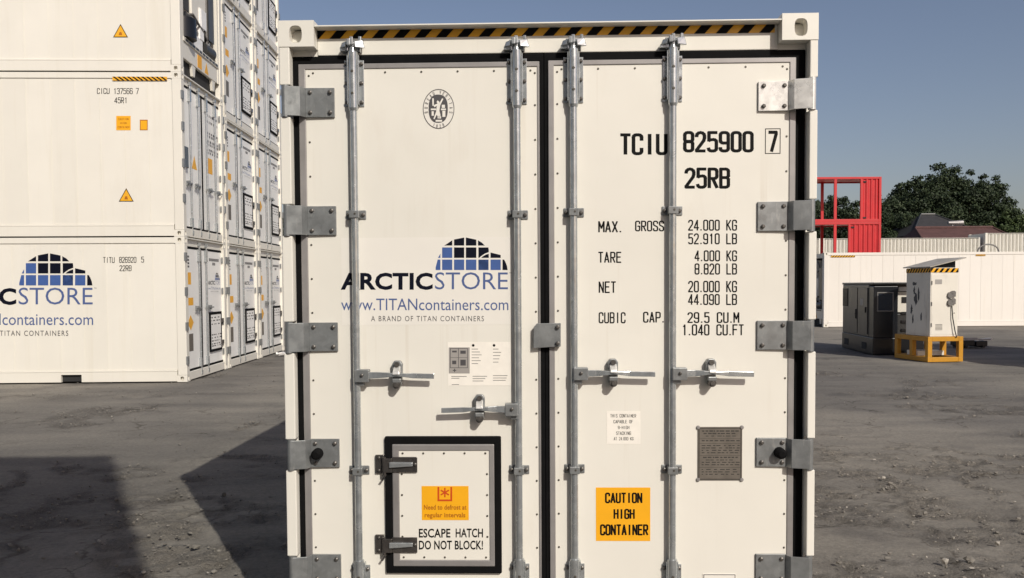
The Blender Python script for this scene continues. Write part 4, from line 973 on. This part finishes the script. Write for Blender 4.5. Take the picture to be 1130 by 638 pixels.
# prints on the long sides of the corner column
FS = Frame((*spos(0, 0)[:2], 0), SRZ)
def smap(xl=-W2 + .0195):
    def f(u, v, k):
        y, z = FS.plane_x(u, v, xl); return (xl - .0006 - .0003 * k, y, z)
    return f
def stext(t, zoff, nm, T, box, mat):
    fm = smap()
    def g(u, v, k): x, y, z = fm(u, v, k); return (x, y, z - zoff)
    v, f = fit(T, (box[0], box[3], box[2], box[1]), g); MB().add(v, f).build(nm, mat, t, fix=False)
def squad(t, zoff, nm, pts, mat, k=0):
    fm = smap(); vs = []
    for u, v in pts: x, y, z = fm(u, v, k); vs.append((x, y, z - zoff))
    return MB().add(vs, [tuple(range(len(vs)))]).build(nm, mat, t, fix=False)
def slogo(u, v, k):
    return smap()(21.5 + (u - 481) * 1.016, 279.5 + (v - 262) * .985, k)
store_logo(s11, slogo)
stext(s11, 0, 'lettering', stroke_text('TITU', .10), (113.8, 283.8, 126.5, 290.2), 'black_print'); stext(s11, 0, 'lettering', stroke_text('826920', .10), (131.5, 283.5, 150.5, 290), 'black_print'); stext(s11, 0, 'lettering', stroke_text('5', .10), (155.7, 283.3, 159, 289.8), 'black_print')
stext(s11, 0, 'lettering', stroke_text('22RB', .10), (131.8, 292.8, 145.2, 299.2), 'black_print')
Z2 = 2.593; Z3 = 5.491
stext(s12, Z2, 'lettering', stroke_text('CICU', .10), (107, 97.3, 121, 103.7), 'black_print'); stext(s12, Z2, 'lettering', stroke_text('137566', .10), (126, 97.3, 146.5, 103.9), 'black_print'); stext(s12, Z2, 'lettering', stroke_text('7', .10), (150, 97.3, 153.2, 104), 'black_print')
stext(s12, Z2, 'lettering', stroke_text('45R1', .10), (126.2, 107.5, 139.5, 114), 'black_print')
squad(s12, Z2, 'caution_sticker', [(128.3, 143.8), (144.2, 143.8), (144.2, 128), (128.3, 128)], 'orange_sticker')
for s, b in (('CAUTION', (130.3, 130.3, 142, 132.6)), ('HIGH', (132.8, 134.8, 140, 137)), ('CONTAINER', (129.8, 139.2, 143, 141.6))):
    fm = smap(-W2 + .0185)
    def g(u, v, k): x, y, z = fm(u, v, k); return (x, y, z - Z2)
    v, f = fit(stroke_text(s, .12), (b[0], b[3], b[2], b[1]), g); MB().add(v, f).build('lettering', 'brown_print', s12, fix=False)
squad(s12, Z2, 'notice_sticker', [(154.3, 143.8), (163, 143.8), (163, 132.2), (154.3, 132.2)], 'brown_print'); squad(s12, Z2, 'notice_sticker', [(155.2, 143), (162.2, 143), (162.2, 133.3), (155.2, 133.3)], 'orange_sticker', 3)
for t, zo, cx, cy in ((s12, Z2, 139.3, 215.5), (s13, Z3, 133, 34.3)):
    squad(t, zo, 'warning_triangle', [(cx - 8.2, cy + 7), (cx + 8.2, cy + 7), (cx, cy - 7.8)], 'black_print'); squad(t, zo, 'triangle_field', [(cx - 6.9, cy + 6.2), (cx + 6.9, cy + 6.2), (cx, cy - 6.2)], 'yellow_tape', 3)
    squad(t, zo, 'triangle_mark', [(cx - 2, cy + 4.6), (cx + 2, cy + 4.6), (cx + 1, cy + 1.2), (cx - 1, cy + 1.2)], 'brown_print', 6)
xr = -W2 + .0035
def rail_map(u, v, d): return (xr - d - .0005, u, v)
y0, z0 = FS.plane_x(184.5, 89, xr); y1, z1 = FS.plane_x(124, 84.6, xr)
hazard(s12, lambda u, v, d: rail_map(y0 + y1 - u, v, d), y0, y1, z0 - Z2, z1 - Z2, (y1 - y0) / 11.5, -.09)

# ------------------------------------------------------------------ far side of the yard, right
FXo, FYo = 12.1117, 33.16
far = thing('reefer_container', (FXo, FYo + W2, 0), -math.pi / 2, 'long white container standing behind the generator and yellow-framed cabinet', 'container')
shell(far, 12.192, 2.896, 'far_white', CAST, near=1, panels=True)
end_unit(far, 2.896)
FF = Frame((FXo, FYo + W2, 0), -math.pi / 2); xr2 = W2 - .0035
for a, b, c, d in ((917, 284, 943.5, 281.8), (1077, 282.4, 1087.5, 280.6)):
    ya, za = FF.plane_x(a, b, xr2); yb, zb = FF.plane_x(c, d, xr2); hazard(far, lambda u, v, e: (xr2 + e + .0005, u, v), ya, yb, za, zb, (yb - ya) / 9, .08)
hp = at(1090.5, 279.5, 34.2)
mb = MB().path([(hp.x + .42 * math.cos(a), hp.y, 2.92 + .30 * math.sin(a)) for a in np.linspace(0, math.pi, 15)], .03)
tag(mb.build('cable_loop', 'plastic_grey'), 'grey looped cable standing up on the long white container roof', 'cable')
def corrugated(Lc, z0, z1, depth=.020, pitch=.28, x0=0):
    """wall sheet facing -y along +x"""
    xs = []; x = x0
    while x < x0 + Lc - pitch * .5: xs += [(x, 0), (x + pitch * .27, 0), (x + pitch * .5, depth), (x + pitch * .77, depth)]; x += pitch
    xs.append((x0 + Lc, 0)); mb = MB(); vs = []
    for a, b in xs: vs += [(a, b, z0), (a, b, z1)]
    mb.add(vs, [(2 * i, 2 * i + 2, 2 * i + 3, 2 * i + 1) for i in range(len(xs) - 1)])
    vs = [(a, b + .02, z) for a, b in xs for z in (z0, z1)]
    mb.add(vs, [(2 * i + 1, 2 * i + 3, 2 * i + 2, 2 * i) for i in range(len(xs) - 1)]); return mb
def dry_container(name, loc, rz, Lc, H, mat, label, group):
    t = thing(name, loc, rz, label, 'container', group)
    for y in (0, 2.438):
        s = 1 if y == 0 else -1
        corrugated(Lc - .3, .16, H - .1, x0=.15).build('side_wall', mat, t, fix=False)
        w_ = t.children[-1]
        if y: w_.location = (Lc, y, 0); w_.rotation_euler = (0, 0, math.pi)
        MB().box(.16, Lc - .16, y - s * .01, y + s * .06, H - .1, H).build('top_rail', mat, t); MB().box(.16, Lc - .16, y - s * .01, y + s * .06, 0.02, .16).build('bottom_rail', mat, t)
    for x in (0, Lc):
        s = 1 if x == 0 else -1
        for y in (0, 2.438):
            q = 1 if y == 0 else -1; MB().box(x, x + s * .16, y - q * .015, y + q * .16, 0, H).build('corner_post', mat, t)
        MB().box(x + s * .02, x + s * .06, .16, 2.278, .1, H - .05).build('end_wall', mat, t)
    MB().box(.1, Lc - .1, .06, 2.378, H - .05, H - .02).build('roof', mat, t); return t
WY = 66.0
wr = at(1082, 264, WY)
GW = 'white corrugated containers behind the red frames'
a_ = dry_container('dry_container', (wr.x - 12.192, WY, 0), 0, 12.192, 2.591, 'corr_white', 'white corrugated container under the one beside the red frames, half hidden', GW)
b_ = copy_tree(a_); b_.location = (wr.x - 12.192, WY, 2.595); b_['label'] = 'white ribbed container wall rising behind the red frames'
c_ = dry_container('dry_container', (wr.x + .15, WY - .4, 0), 0, 12.192, 2.75, 'corr_white', 'slightly taller white ribbed container, lower of its pair behind the cable loop', GW)
d_ = copy_tree(c_); d_.location = (wr.x + .15, WY - .4, 2.755); d_['label'] = 'slightly taller white ribbed container wall behind the cable loop'
e_ = copy_tree(a_); e_.location = (wr.x - 24.5, WY, 0); e_['label'] = 'white ribbed container at ground level directly behind the red stack'
f_3 = copy_tree(a_); f_3.location = (wr.x - 24.5, WY, 2.595); f_3['label'] = 'white ribbed container on the upper tier directly behind the red stack'
# red frames, three high
RYd = 55.0
rp = at(973, 195, RYd)
def red_unit(z, panel_px, label):
    Lc, H, Wd = 12.192, 2.896, 2.438
    t = thing('red_frame_container', (rp.x - Lc, RYd, z), 0, label, 'container', 'red open-sided containers')
    def part(nm, *b): return MB().box(*b).build(nm, 'red_paint', t, bevel=.01)
    for x in (0, Lc - .16):
        for y in (0, Wd - .16): part('corner_post', x, x + .16, y, y + .16, 0, H)
    for y in (0, Wd - .1):
        part('top_rail', .16, Lc - .16, y, y + .1, H - .14, H); part('bottom_rail', .16, Lc - .16, y, y + .1, 0, .2)
    for x in (0, Lc - .12):
        part('end_rail', x, x + .12, .16, Wd - .16, H - .12, H); part('end_rail', x, x + .12, .16, Wd - .16, 0, .16)
    part('roof', .12, Lc - .12, .1, Wd - .1, H - .07, H - .03); part('floor', .12, Lc - .12, .1, Wd - .1, .12, .17)
    xp = at(922, 230, RYd).x - (rp.x - Lc)
    for x in (xp, xp - 3.0, xp - 6.0):
        part('bay_post', x - .09, x + .09, 0.01, .12, .2, H - .14); part('bay_post', x - .09, x + .09, Wd - .12, Wd - .01, .2, H - .14)
    x0 = at(panel_px, 230, RYd).x - (rp.x - Lc)
    w_ = corrugated(Lc - .16 - x0 - .1, .2, H - .14, x0=x0 + .1, pitch=.30, depth=.05).build('side_panel', 'red_paint', t, fix=False); w_.location = (0, .03, 0)
    part('bay_post', x0, x0 + .1, .005, .12, .2, H - .14); part('end_wall', Lc - .08, Lc - .03, .16, Wd - .16, .16, H - .12)
    for z_ in (.3, H - .3): MB().box(x0 + .18, x0 + .38, .0, .05, z_ - .05, z_ + .03).build('vent', 'dark_hole', t)
    return t
zt = rp.z - 2.896
red_unit(zt, 949.5, 'red open-sided container frame on top of the red stack, short ribbed panel at its end')
red_unit(zt - 2.9, 936.5, 'red open-sided container frame in the middle of the red stack, wider ribbed panel')
r0 = red_unit(zt - 5.8, 936.5, 'red open-sided container at the bottom of the red stack, behind the white container')
r0.location.z = max(0, zt - 5.8)
# houses
def house(px0, px1, pyt, pye, Y, depth, mat, label, ridge_in=.25):
    a = at(px0, pye, Y + depth / 2); b = at(px1, pye, Y + depth / 2); tp = at((px0 + px1) / 2, pyt, Y + depth / 2).z; ze = a.z; Lh = b.x - a.x
    t = thing('house', ((a.x + b.x) / 2, Y + depth / 2, 0), 0, label, 'house'); h, d = Lh / 2, depth / 2; r = h * (1 - ridge_in * 2)
    MB().box(-h + .5, h - .5, -d + .5, d - .5, 0, ze).build('wall', 'house_wall', t)
    rf = MB().add([(-h, -d, ze), (h, -d, ze), (h, d, ze), (-h, d, ze), (-r, 0, tp), (r, 0, tp), (-h, -d, ze - .2), (h, -d, ze - .2), (h, d, ze - .2), (-h, d, ze - .2)],
             [(0, 1, 5, 4), (2, 3, 4, 5), (1, 2, 5), (3, 0, 4), (0, 6, 7, 1), (1, 7, 8, 2), (2, 8, 9, 3), (3, 9, 6, 0), (9, 8, 7, 6)]).build('roof', mat, t)
    MB().tube((-r, 0, tp + .04), (r, 0, tp + .04), .13, n=8).build('ridge', 'roof_red' if mat == 'roof_red' else 'gen_grey', rf)
    for sx in (-1, 1): MB().tube((sx * r, 0, tp + .02), (sx * h, -d, ze + .05), .09, n=6).build('hip', 'gen_grey' if mat == 'roof_dark' else 'roof_red', rf)
    return t
hd = house(985, 1062, 237, 262, 84, 9, 'roof_dark', 'house with dark hipped roof beneath the big tree', .40)
hh_ = house(1003, 1102, 251.5, 265, 76, 5, 'roof_red', 'long low house with reddish brown tiled roof in front of the dark roof', .07)
g0 = at(1058, 246, 80); vp = MB().tube((g0.x - 1.0, g0.y, g0.z), (g0.x + .35, g0.y, g0.z), .16, .26, 12).tube((g0.x - .6, g0.y, g0.z - 3), (g0.x - .6, g0.y, g0.z), .08, n=8)
tag(vp.build('vent_pipe', 'alu'), 'pale metal vent pipe sticking out beside the dark house roof', 'pipe')
# trees
def tree(px, pyt, Y, rx, ry, label, mat, nclump, nleaf, seed, trunk_h=None, leaf=.30, bot=.10):
    g = np.random.default_rng(seed); tp = at(px, pyt, Y); Ht = tp.z
    t = thing('tree', (tp.x, Y, 0), 0, label, 'tree', 'trees beyond the yard')
    Hc = Ht * .925; zc = Hc * (.5 + bot / 2); rz = Hc * (.5 - bot / 2)
    cl = []
    while len(cl) < nclump:
        p = g.normal(size=3); p /= np.linalg.norm(p); rad = g.uniform(.45, 1.0) ** .6
        q = p * rad * np.array([rx, ry, rz]); q[2] += 0
        if q[2] < -rz * .75: continue
        if p[2] > 0: q[:2] *= (1.06 - .12 * p[2])
        cl.append((q + np.array([0, 0, zc]), g.uniform(.5, 1.0) * rx * .24))
    for k in range(nclump // 3):          # small sprays breaking the outline
        p = g.normal(size=3); p[2] = abs(p[2]); p /= np.linalg.norm(p); cl.append((p * g.uniform(1.0, 1.16) * np.array([rx, ry, rz]) + np.array([0, 0, zc]), rx * g.uniform(.05, .10)))
    P, N, S, T = [], [], [], []
    for q, r in cl:
        n = int(nleaf / nclump * (r / (rx * .17)) ** 1.5); d = g.normal(size=(n, 3)); d /= np.linalg.norm(d, axis=1)[:, None]
        rr_ = r * g.uniform(.35, 1.08, (n, 1)); pp = q + d * rr_ * np.array([1, 1, .75]); P.append(pp); N.append(d + g.normal(size=(n, 3)) * .7); S.append(g.uniform(.6, 1.25, n) * leaf); T.append(np.clip(g.normal(.5, .22, n) + g.normal(0, .12), 0, 1))
    P = np.concatenate(P); N = np.concatenate(N); S = np.concatenate(S); T = np.concatenate(T); k = P[:, 2] > .3
    P, N, S, T = P[k], N[k], S[k], T[k]
    N /= np.linalg.norm(N, axis=1)[:, None]; A = np.cross(N, g.normal(size=N.shape)); A /= np.linalg.norm(A, axis=1)[:, None]; B = np.cross(N, A)
    s = S[:, None]
    V = np.stack([P - A * s * .5, P - B * s * .28 + N * s * .06, P + A * s * .5, P + B * s * .28 + N * s * .06], 1).reshape(-1, 3); n = len(P)
    me = bpy.data.meshes.new('crown'); me.vertices.add(4 * n); me.vertices.foreach_set('co', V.ravel()); me.loops.add(4 * n); me.loops.foreach_set('vertex_index', np.arange(4 * n, dtype=np.int32)); me.polygons.add(n)
    me.polygons.foreach_set('loop_start', np.arange(0, 4 * n, 4, dtype=np.int32)); me.polygons.foreach_set('loop_total', np.full(n, 4, np.int32)); me.update()
    a = me.attributes.new('tone', 'FLOAT', 'POINT'); a.data.foreach_set('value', np.repeat(T, 4).astype(np.float32))
    place('crown', me, mat, t)
    mb = MB(); zt_ = zc - rz * .2; mb.tube((0, 0, 0), (0, 0, zt_), rx * .06, rx * .035, 10)
    for q, r in cl[:14]: mb.tube((0, 0, zt_ * g.uniform(.6, 1)), tuple(q), rx * .022, rx * .006, 6)
    mb.build('trunk', 'bark', t)
TR = (
 (1046, 182, 98, 7.0, 6, 'tallest broad dark tree rising behind the house roofs', 'leaf_dark', 150, 46000),
 (1030, 189, 97, 5.6, 5, 'dark tree whose crown joins the tallest tree on the red frame side', 'leaf_dark', 110, 30000),
 (1062, 188, 97, 5.6, 5, 'dark tree whose crown joins the tallest tree on the shoulder side', 'leaf_dark', 110, 28000),
 (1008, 198, 96, 6.0, 5, 'broad dark tree with rounded crown right beside the red frames', 'leaf_dark', 110, 30000),
 (1080, 205, 95, 5.0, 5, 'rounded tree on the sloping shoulder of the tallest tree', 'leaf_dark', 90, 24000),
 (986, 222, 91, 4.6, 4, 'dark bushy tree low against the red frames beside the house', 'leaf_dark', 80, 20000),
 (1032, 222, 92, 5.0, 4, 'dark tree directly behind the dark house roof', 'leaf_dark', 90, 22000),
 (1114, 229, 92, 4.2, 4, 'small mid-green tree past the end of the brown roof', 'leaf_mid', 60, 15000),
 (1138, 226, 97, 4.6, 4, 'mid-green tree standing next to the small one past the roofs', 'leaf_mid', 60, 15000),
 (1096, 226, 94, 4.0, 4, 'dark tree between the shoulder tree and the small mid-green one', 'leaf_dark', 60, 15000),
 (908, 207, 94, 5.0, 4, 'dark tree seen through the open bay of the red frames', 'leaf_dark', 90, 22000),
 (936, 221, 92, 4.6, 4, 'lower dark tree seen through the red frames beside the ribbed panel', 'leaf_dark', 80, 20000),
 (880, 214, 97, 5.0, 4, 'dark tree mostly hidden, seen past the red bay posts', 'leaf_dark', 60, 14000),
 (964, 226, 95, 4.6, 4, 'dark tree mostly hidden behind the red ribbed panels', 'leaf_dark', 60, 14000),
 (1166, 230, 98, 4.6, 4, 'mid-green tree at the far end of the tree line', 'leaf_mid', 60, 12000))
for i, a in enumerate(TR): tree(*a, 300 + i)

# the same row of containers and the far wood go on behind the big container
for i, pl in enumerate(('first', 'second', 'third')):
    for z, nm in ((0, 'lower'), (2.595, 'upper')):
        c_ = copy_tree(a_); c_.location = (wr.x - 36.8 - i * 12.35, WY + .2 * (i % 2), z); c_['label'] = f'white ribbed container, {pl} past the red stack in the far row, {nm} tier'
def far_wood():
    src = [o for o in bpy.data.objects if o.name.startswith('crown') and o.parent and o.parent['label'].startswith('dark tree mostly hidden')][0].data
    n = len(src.vertices); co = np.empty(n * 3, np.float32); src.vertices.foreach_get('co', co); co = co.reshape(-1, 3); tn = np.empty(n, np.float32); src.attributes['tone'].data.foreach_get('value', tn)
    Vs, Ts = [], []; g = np.random.default_rng(5)
    for i in range(15):
        a = g.uniform(0, 6.28); c, sn = math.cos(a), math.sin(a); k = g.uniform(.8, 1.15)
        p = co * np.array([1.1, 1.1, k]); p = np.stack([p[:, 0] * c - p[:, 1] * sn, p[:, 0] * sn + p[:, 1] * c, p[:, 2]], 1) + np.array([-95 + i * 7.6 + g.uniform(-1.5, 1.5), 104 + g.uniform(-3, 5), 0]); Vs.append(p); Ts.append(tn)
    V = np.concatenate(Vs); T = np.concatenate(Ts); m = len(V) // 4
    me = bpy.data.meshes.new('far_wood'); me.vertices.add(4 * m); me.vertices.foreach_set('co', V.ravel()); me.loops.add(4 * m); me.loops.foreach_set('vertex_index', np.arange(4 * m, dtype=np.int32)); me.polygons.add(m)
    me.polygons.foreach_set('loop_start', np.arange(0, 4 * m, 4, dtype=np.int32)); me.polygons.foreach_set('loop_total', np.full(m, 4, np.int32)); me.update()
    at_ = me.attributes.new('tone', 'FLOAT', 'POINT'); at_.data.foreach_set('value', T.astype(np.float32))
    o = place('far_wood', me, 'leaf_dark'); o['kind'] = 'stuff'; tag(o, 'dark belt of trees closing off the far side of the yard', 'trees')
far_wood()

# ------------------------------------------------------------------ cabinet on its yellow frame
g = gnd(1023.8, 399.8); CYAW = math.radians(8)
fr = thing('support_frame', (g.x, g.y, 0), CYAW, 'yellow steel support frame carrying the white cabinet', 'frame')
fw_, fd_, fh_, tb = .82, 1.22, .54, .10
def yb(nm, *b): MB().box(*b).build(nm, 'yellow_paint', fr, bevel=.006)
for x in (0, fw_ - tb):
    for y in (0, fd_ / 2 - tb / 2, fd_ - tb): yb('leg', x, x + tb, y, y + tb, tb, fh_ - tb)
for z in (0, fh_ - tb):
    for y in (0, fd_ - tb): yb('cross_rail', tb + .001, fw_ - tb - .001, y + .002, y + tb, z, z + tb)
    for x in (0, fw_ - tb): yb('long_rail', x, x + tb, 0, fd_, z, z + tb)
MB().box(tb, fw_ - tb, .5, .9, tb, .2).build('tray', 'cab_white', fr)
cb = thing('electrical_cabinet', tuple(Matrix.Rotation(CYAW, 4, 'Z') @ Vector((.06, .03, 0)) + Vector((g.x, g.y, fh_ + .002))), CYAW, 'white electrical cabinet with a raised sloping lid on the yellow frame', 'cabinet')
cw, cd, ch = .64, .86, 1.47
MB().box(0, cw, 0, cd, 0, ch).build('body', 'cab_white', cb, bevel=.008)
MB().box(.02, cw - .02, -.006, 0, .04, ch - .14).build('front_door', 'cab_white', cb, bevel=.004)
MB().box(-.006, 0, .12, cd - .14, .05, ch - .25).build('side_door', 'cab_white', cb, bevel=.004)
hazard(cb, lambda u, v, d: (u, -.007 - d, v), 0, cw, ch - .10, ch - .01, cw / 5, .07)
hazard(cb, lambda u, v, d: (-.007 - d, cd - u, v), 0, cd, ch - .10, ch - .01, cd / 9, .07)
MB().hexa([(-.05, -.06, ch + .005), (cw + .14, -.06, ch + .20), (cw + .14, cd + .06, ch + .20), (-.05, cd + .06, ch + .005), (-.05, -.06, ch + .025), (cw + .14, -.06, ch + .222), (cw + .14, cd + .06, ch + .222), (-.05, cd + .06, ch + .025)]).build('lid', 'cab_lid', cb)
MB().prism([(.06, ch), (cw, ch), (cw, ch + .155), (.06, ch + .012)], 'y', .10, cd - .05).build('lid_box', 'gen_black', cb)
mb = MB()
for z in (.88, .72): mb.tube((cw - .20, -.005, z), (cw - .20, -.05, z), .07, .062, 14); mb.tube((cw - .13, -.005, z + .05), (cw - .13, -.05, z + .05), .05, n=12); mb.box(cw - .19, cw - .08, -.045, -.005, z - .03, z + .08)
mb.build('switch_pair', 'plastic_grey', cb)
for z in (.25, .7, 1.15): MB().tube((.025, -.012, z - .04), (.025, -.012, z + .04), .010, n=8).build('door_hinge', 'plastic_grey', cb)
MB().box(.10, .26, -.009, -.006, 1.12, 1.22).build('rating_label', 'pale_print', cb)
me = MB().box(0, .16, -.010, -.006, 0, .012).mesh('vent_slat')
for i in range(5): place('vent_slat', me, 'plastic_grey', cb, loc=(.12, 0, .14 + i * .028))
MB().path([(cw - .16, -.03, .66), (cw - .15, -.05, .4), (cw - .10, -.06, .12), (cw - .05, -.05, -.02)], .011).build('cable', 'gen_black', cb)
mb = MB(); rr2 = random.Random(12)
for cyy, czz, ry_, rz_ in ((.50, .80, .08, .14), (.56, .98, .04, .09), (.65, .56, .05, .10), (.40, .9, .04, .14), (.55, 1.13, .09, .04), (.30, .42, .03, .10), (.60, .35, .03, .12)):
    n = 18; p = [(cyy + ry_ * math.cos(2 * math.pi * i / n) * rr2.uniform(.55, 1.2), czz + rz_ * math.sin(2 * math.pi * i / n) * rr2.uniform(.55, 1.2)) for i in range(n)]
    mb.add([(-.0072 - .0001 * len(mb.f), a, b) for a, b in p], [tuple(range(n))])
mb.build('peeled_stain', 'cab_stain', cb, fix=False)['kind'] = 'stuff'
MB().tube((.1, .0, .0), (.1, -.012, .0), .012, n=8).build('latch', 'steel_dark', cb).location = (cw - .19, 0, .5)
# ------------------------------------------------------------------ generator
ga = gnd(963, 391.8); gb = gnd(929, 383)
ang = math.atan2(gb.y - ga.y, gb.x - ga.x) - math.pi / 2; GL = (gb - ga).length
gn = thing('diesel_generator', (ga.x, ga.y, 0), ang, 'dark grey canopy generator set with a black end door beside the cabinet', 'generator')
gw, gh = 1.15, 1.66
MB().box(.0, gw, .0, GL, .0, .40).build('base_skid', 'gen_black', gn, bevel=.015)
MB().box(.01, gw - .01, .36, GL - .01, .40, gh).build('canopy', 'gen_grey', gn, bevel=.02)
MB().box(-.005, gw + .005, -.02, GL + .01, gh, gh + .05).build('canopy_roof', 'gen_grey', gn, bevel=.012)
for y0, y1 in ((.42, 1.18), (1.24, 2.0)): MB().box(-.012, .01, y0, min(y1, GL - .5), .46, gh - .08).build('side_door', 'gen_grey', gn, bevel=.006)
for y, z in ((.52, 1.05), (1.30, .98), (1.30, .88)): MB().box(-.035, -.012, y, y + .10, z - .07, z + .07).build('door_latch', 'gen_black', gn, bevel=.006)
me = MB().box(-.014, .0, 0, .035, 1.1, 1.56).mesh('louvre')
for i in range(6): place('louvre', me, 'gen_black', gn, loc=(0, GL - .50 + i * .075, 0))
ed = MB().box(.012, .56, .0, .358, .40, gh - .04).build('end_door', 'gen_black', gn, bevel=.015)
wx = MB().frame((.08, .46, 1.02, 1.48), (.11, .43, 1.05, 1.45), -.016, .0).build('window_frame', 'plastic_grey', ed, bevel=.008); MB().box(.11, .43, -.006, .001, 1.05, 1.45).build('window_pane', 'dark_glass', ed)
MB().box(.60, gw - .04, .30, .358, 1.0, 1.48).build('control_panel', 'cab_white', gn); MB().box(.74, .86, .285, .30, 1.22, 1.36).build('control_switch', 'gen_black', gn)
MB().box(.60, gw - .05, .20, .358, .40, .96).build('radiator_cover', 'gen_dark', gn, bevel=.01)
for z in (.55, .75, .95): MB().box(.70, 1.0, .17, .20, z, z + .06).build('radiator_slot', 'gen_black', gn)
for y in (.5, GL - .6): MB().box(-.008, .001, y, y + .35, .10, .26).build('fork_slot', 'dark_hole', gn)
MB().box(-.014, -.011, .75, 1.0, 1.15, 1.32).build('warning_label', 'pale_print', gn)
MB().box(.66, 1.10, .26, .30, 1.50, 1.60).build('light_strip', 'white_plastic', gn)
# ------------------------------------------------------------------ low trailer skid
ta = gnd(1064, 384.5)
sk = thing('low_skid', (ta.x, ta.y, 0), math.radians(6), 'low black steel skid with pale rails lying beyond the yellow frame', 'skid')
MB().box(0, .36, .1, .6, .05, .20).box(.40, .72, .1, .6, .03, .18).build('deck_box', 'gen_black', sk, bevel=.02)
for y in (.05, .60): MB().box(-.05, .78, y, y + .05, .20, .235).build('rail', 'alu', sk)
MB().hexa([(.70, .25, .17), (.98, .30, .20), (.98, .40, .20), (.70, .45, .17), (.70, .25, .21), (.98, .30, .24), (.98, .40, .24), (.70, .45, .21)]).build('drawbar', 'cab_white', sk)
for x in (.12, .6): MB().tube((x, .08, .04), (x, .62, .04), .04, n=12).build('roller', 'gen_black', sk)
# white bag blown against the container foot
wg = gnd(310.5, 393); mb = MB(); p = rock_pts(.10, 5); p[:, 0] *= 1.1; p[:, 2] += .055; mb.add(p, ICO); mb.add([(0, 0, .06), (-.14, .02, .10), (-.12, -.03, .05), (-.02, -.05, .03)], [(0, 1, 2), (0, 2, 3), (0, 3, 1), (1, 3, 2)])
o = mb.build('plastic_bag', 'white_plastic'); o.location = (wg.x, wg.y, 0); tag(o, 'crumpled white plastic bag on the yard at the foot of the stack', 'bag')

# ------------------------------------------------------------------ containers outside the view whose shadows lie on the yard
GB = 'containers stacked behind the photographer'
sb = thing('reefer_container', (1.77, -2.44 - W2, 0), math.pi / 2, 'white container stacked behind the photographer, bottom tier', 'container', GB)
shell(sb, 12.192, 2.896, 'stack_white', CAST, panels=False); end_std(sb, 2.896)
for k, nm in ((1, 'middle tier'), (2, 'top tier')):
    c = copy_tree(sb); c.location = (1.77, -2.44 - W2, 2.898 * k); c['label'] = f'white container stacked behind the photographer, {nm}'
sr = thing('reefer_container', (13.75 + W2, 10.6, 0), 0, 'white container beside the yard past the cabinet, lower of two', 'container', 'containers beside the yard')
shell(sr, 6.058, 2.896, 'stack_white', CAST, panels=False); end_std(sr, 2.896)
c = copy_tree(sr); c.location = (13.75 + W2, 10.6, 2.898); c['label'] = 'white container beside the yard past the cabinet, upper of two'
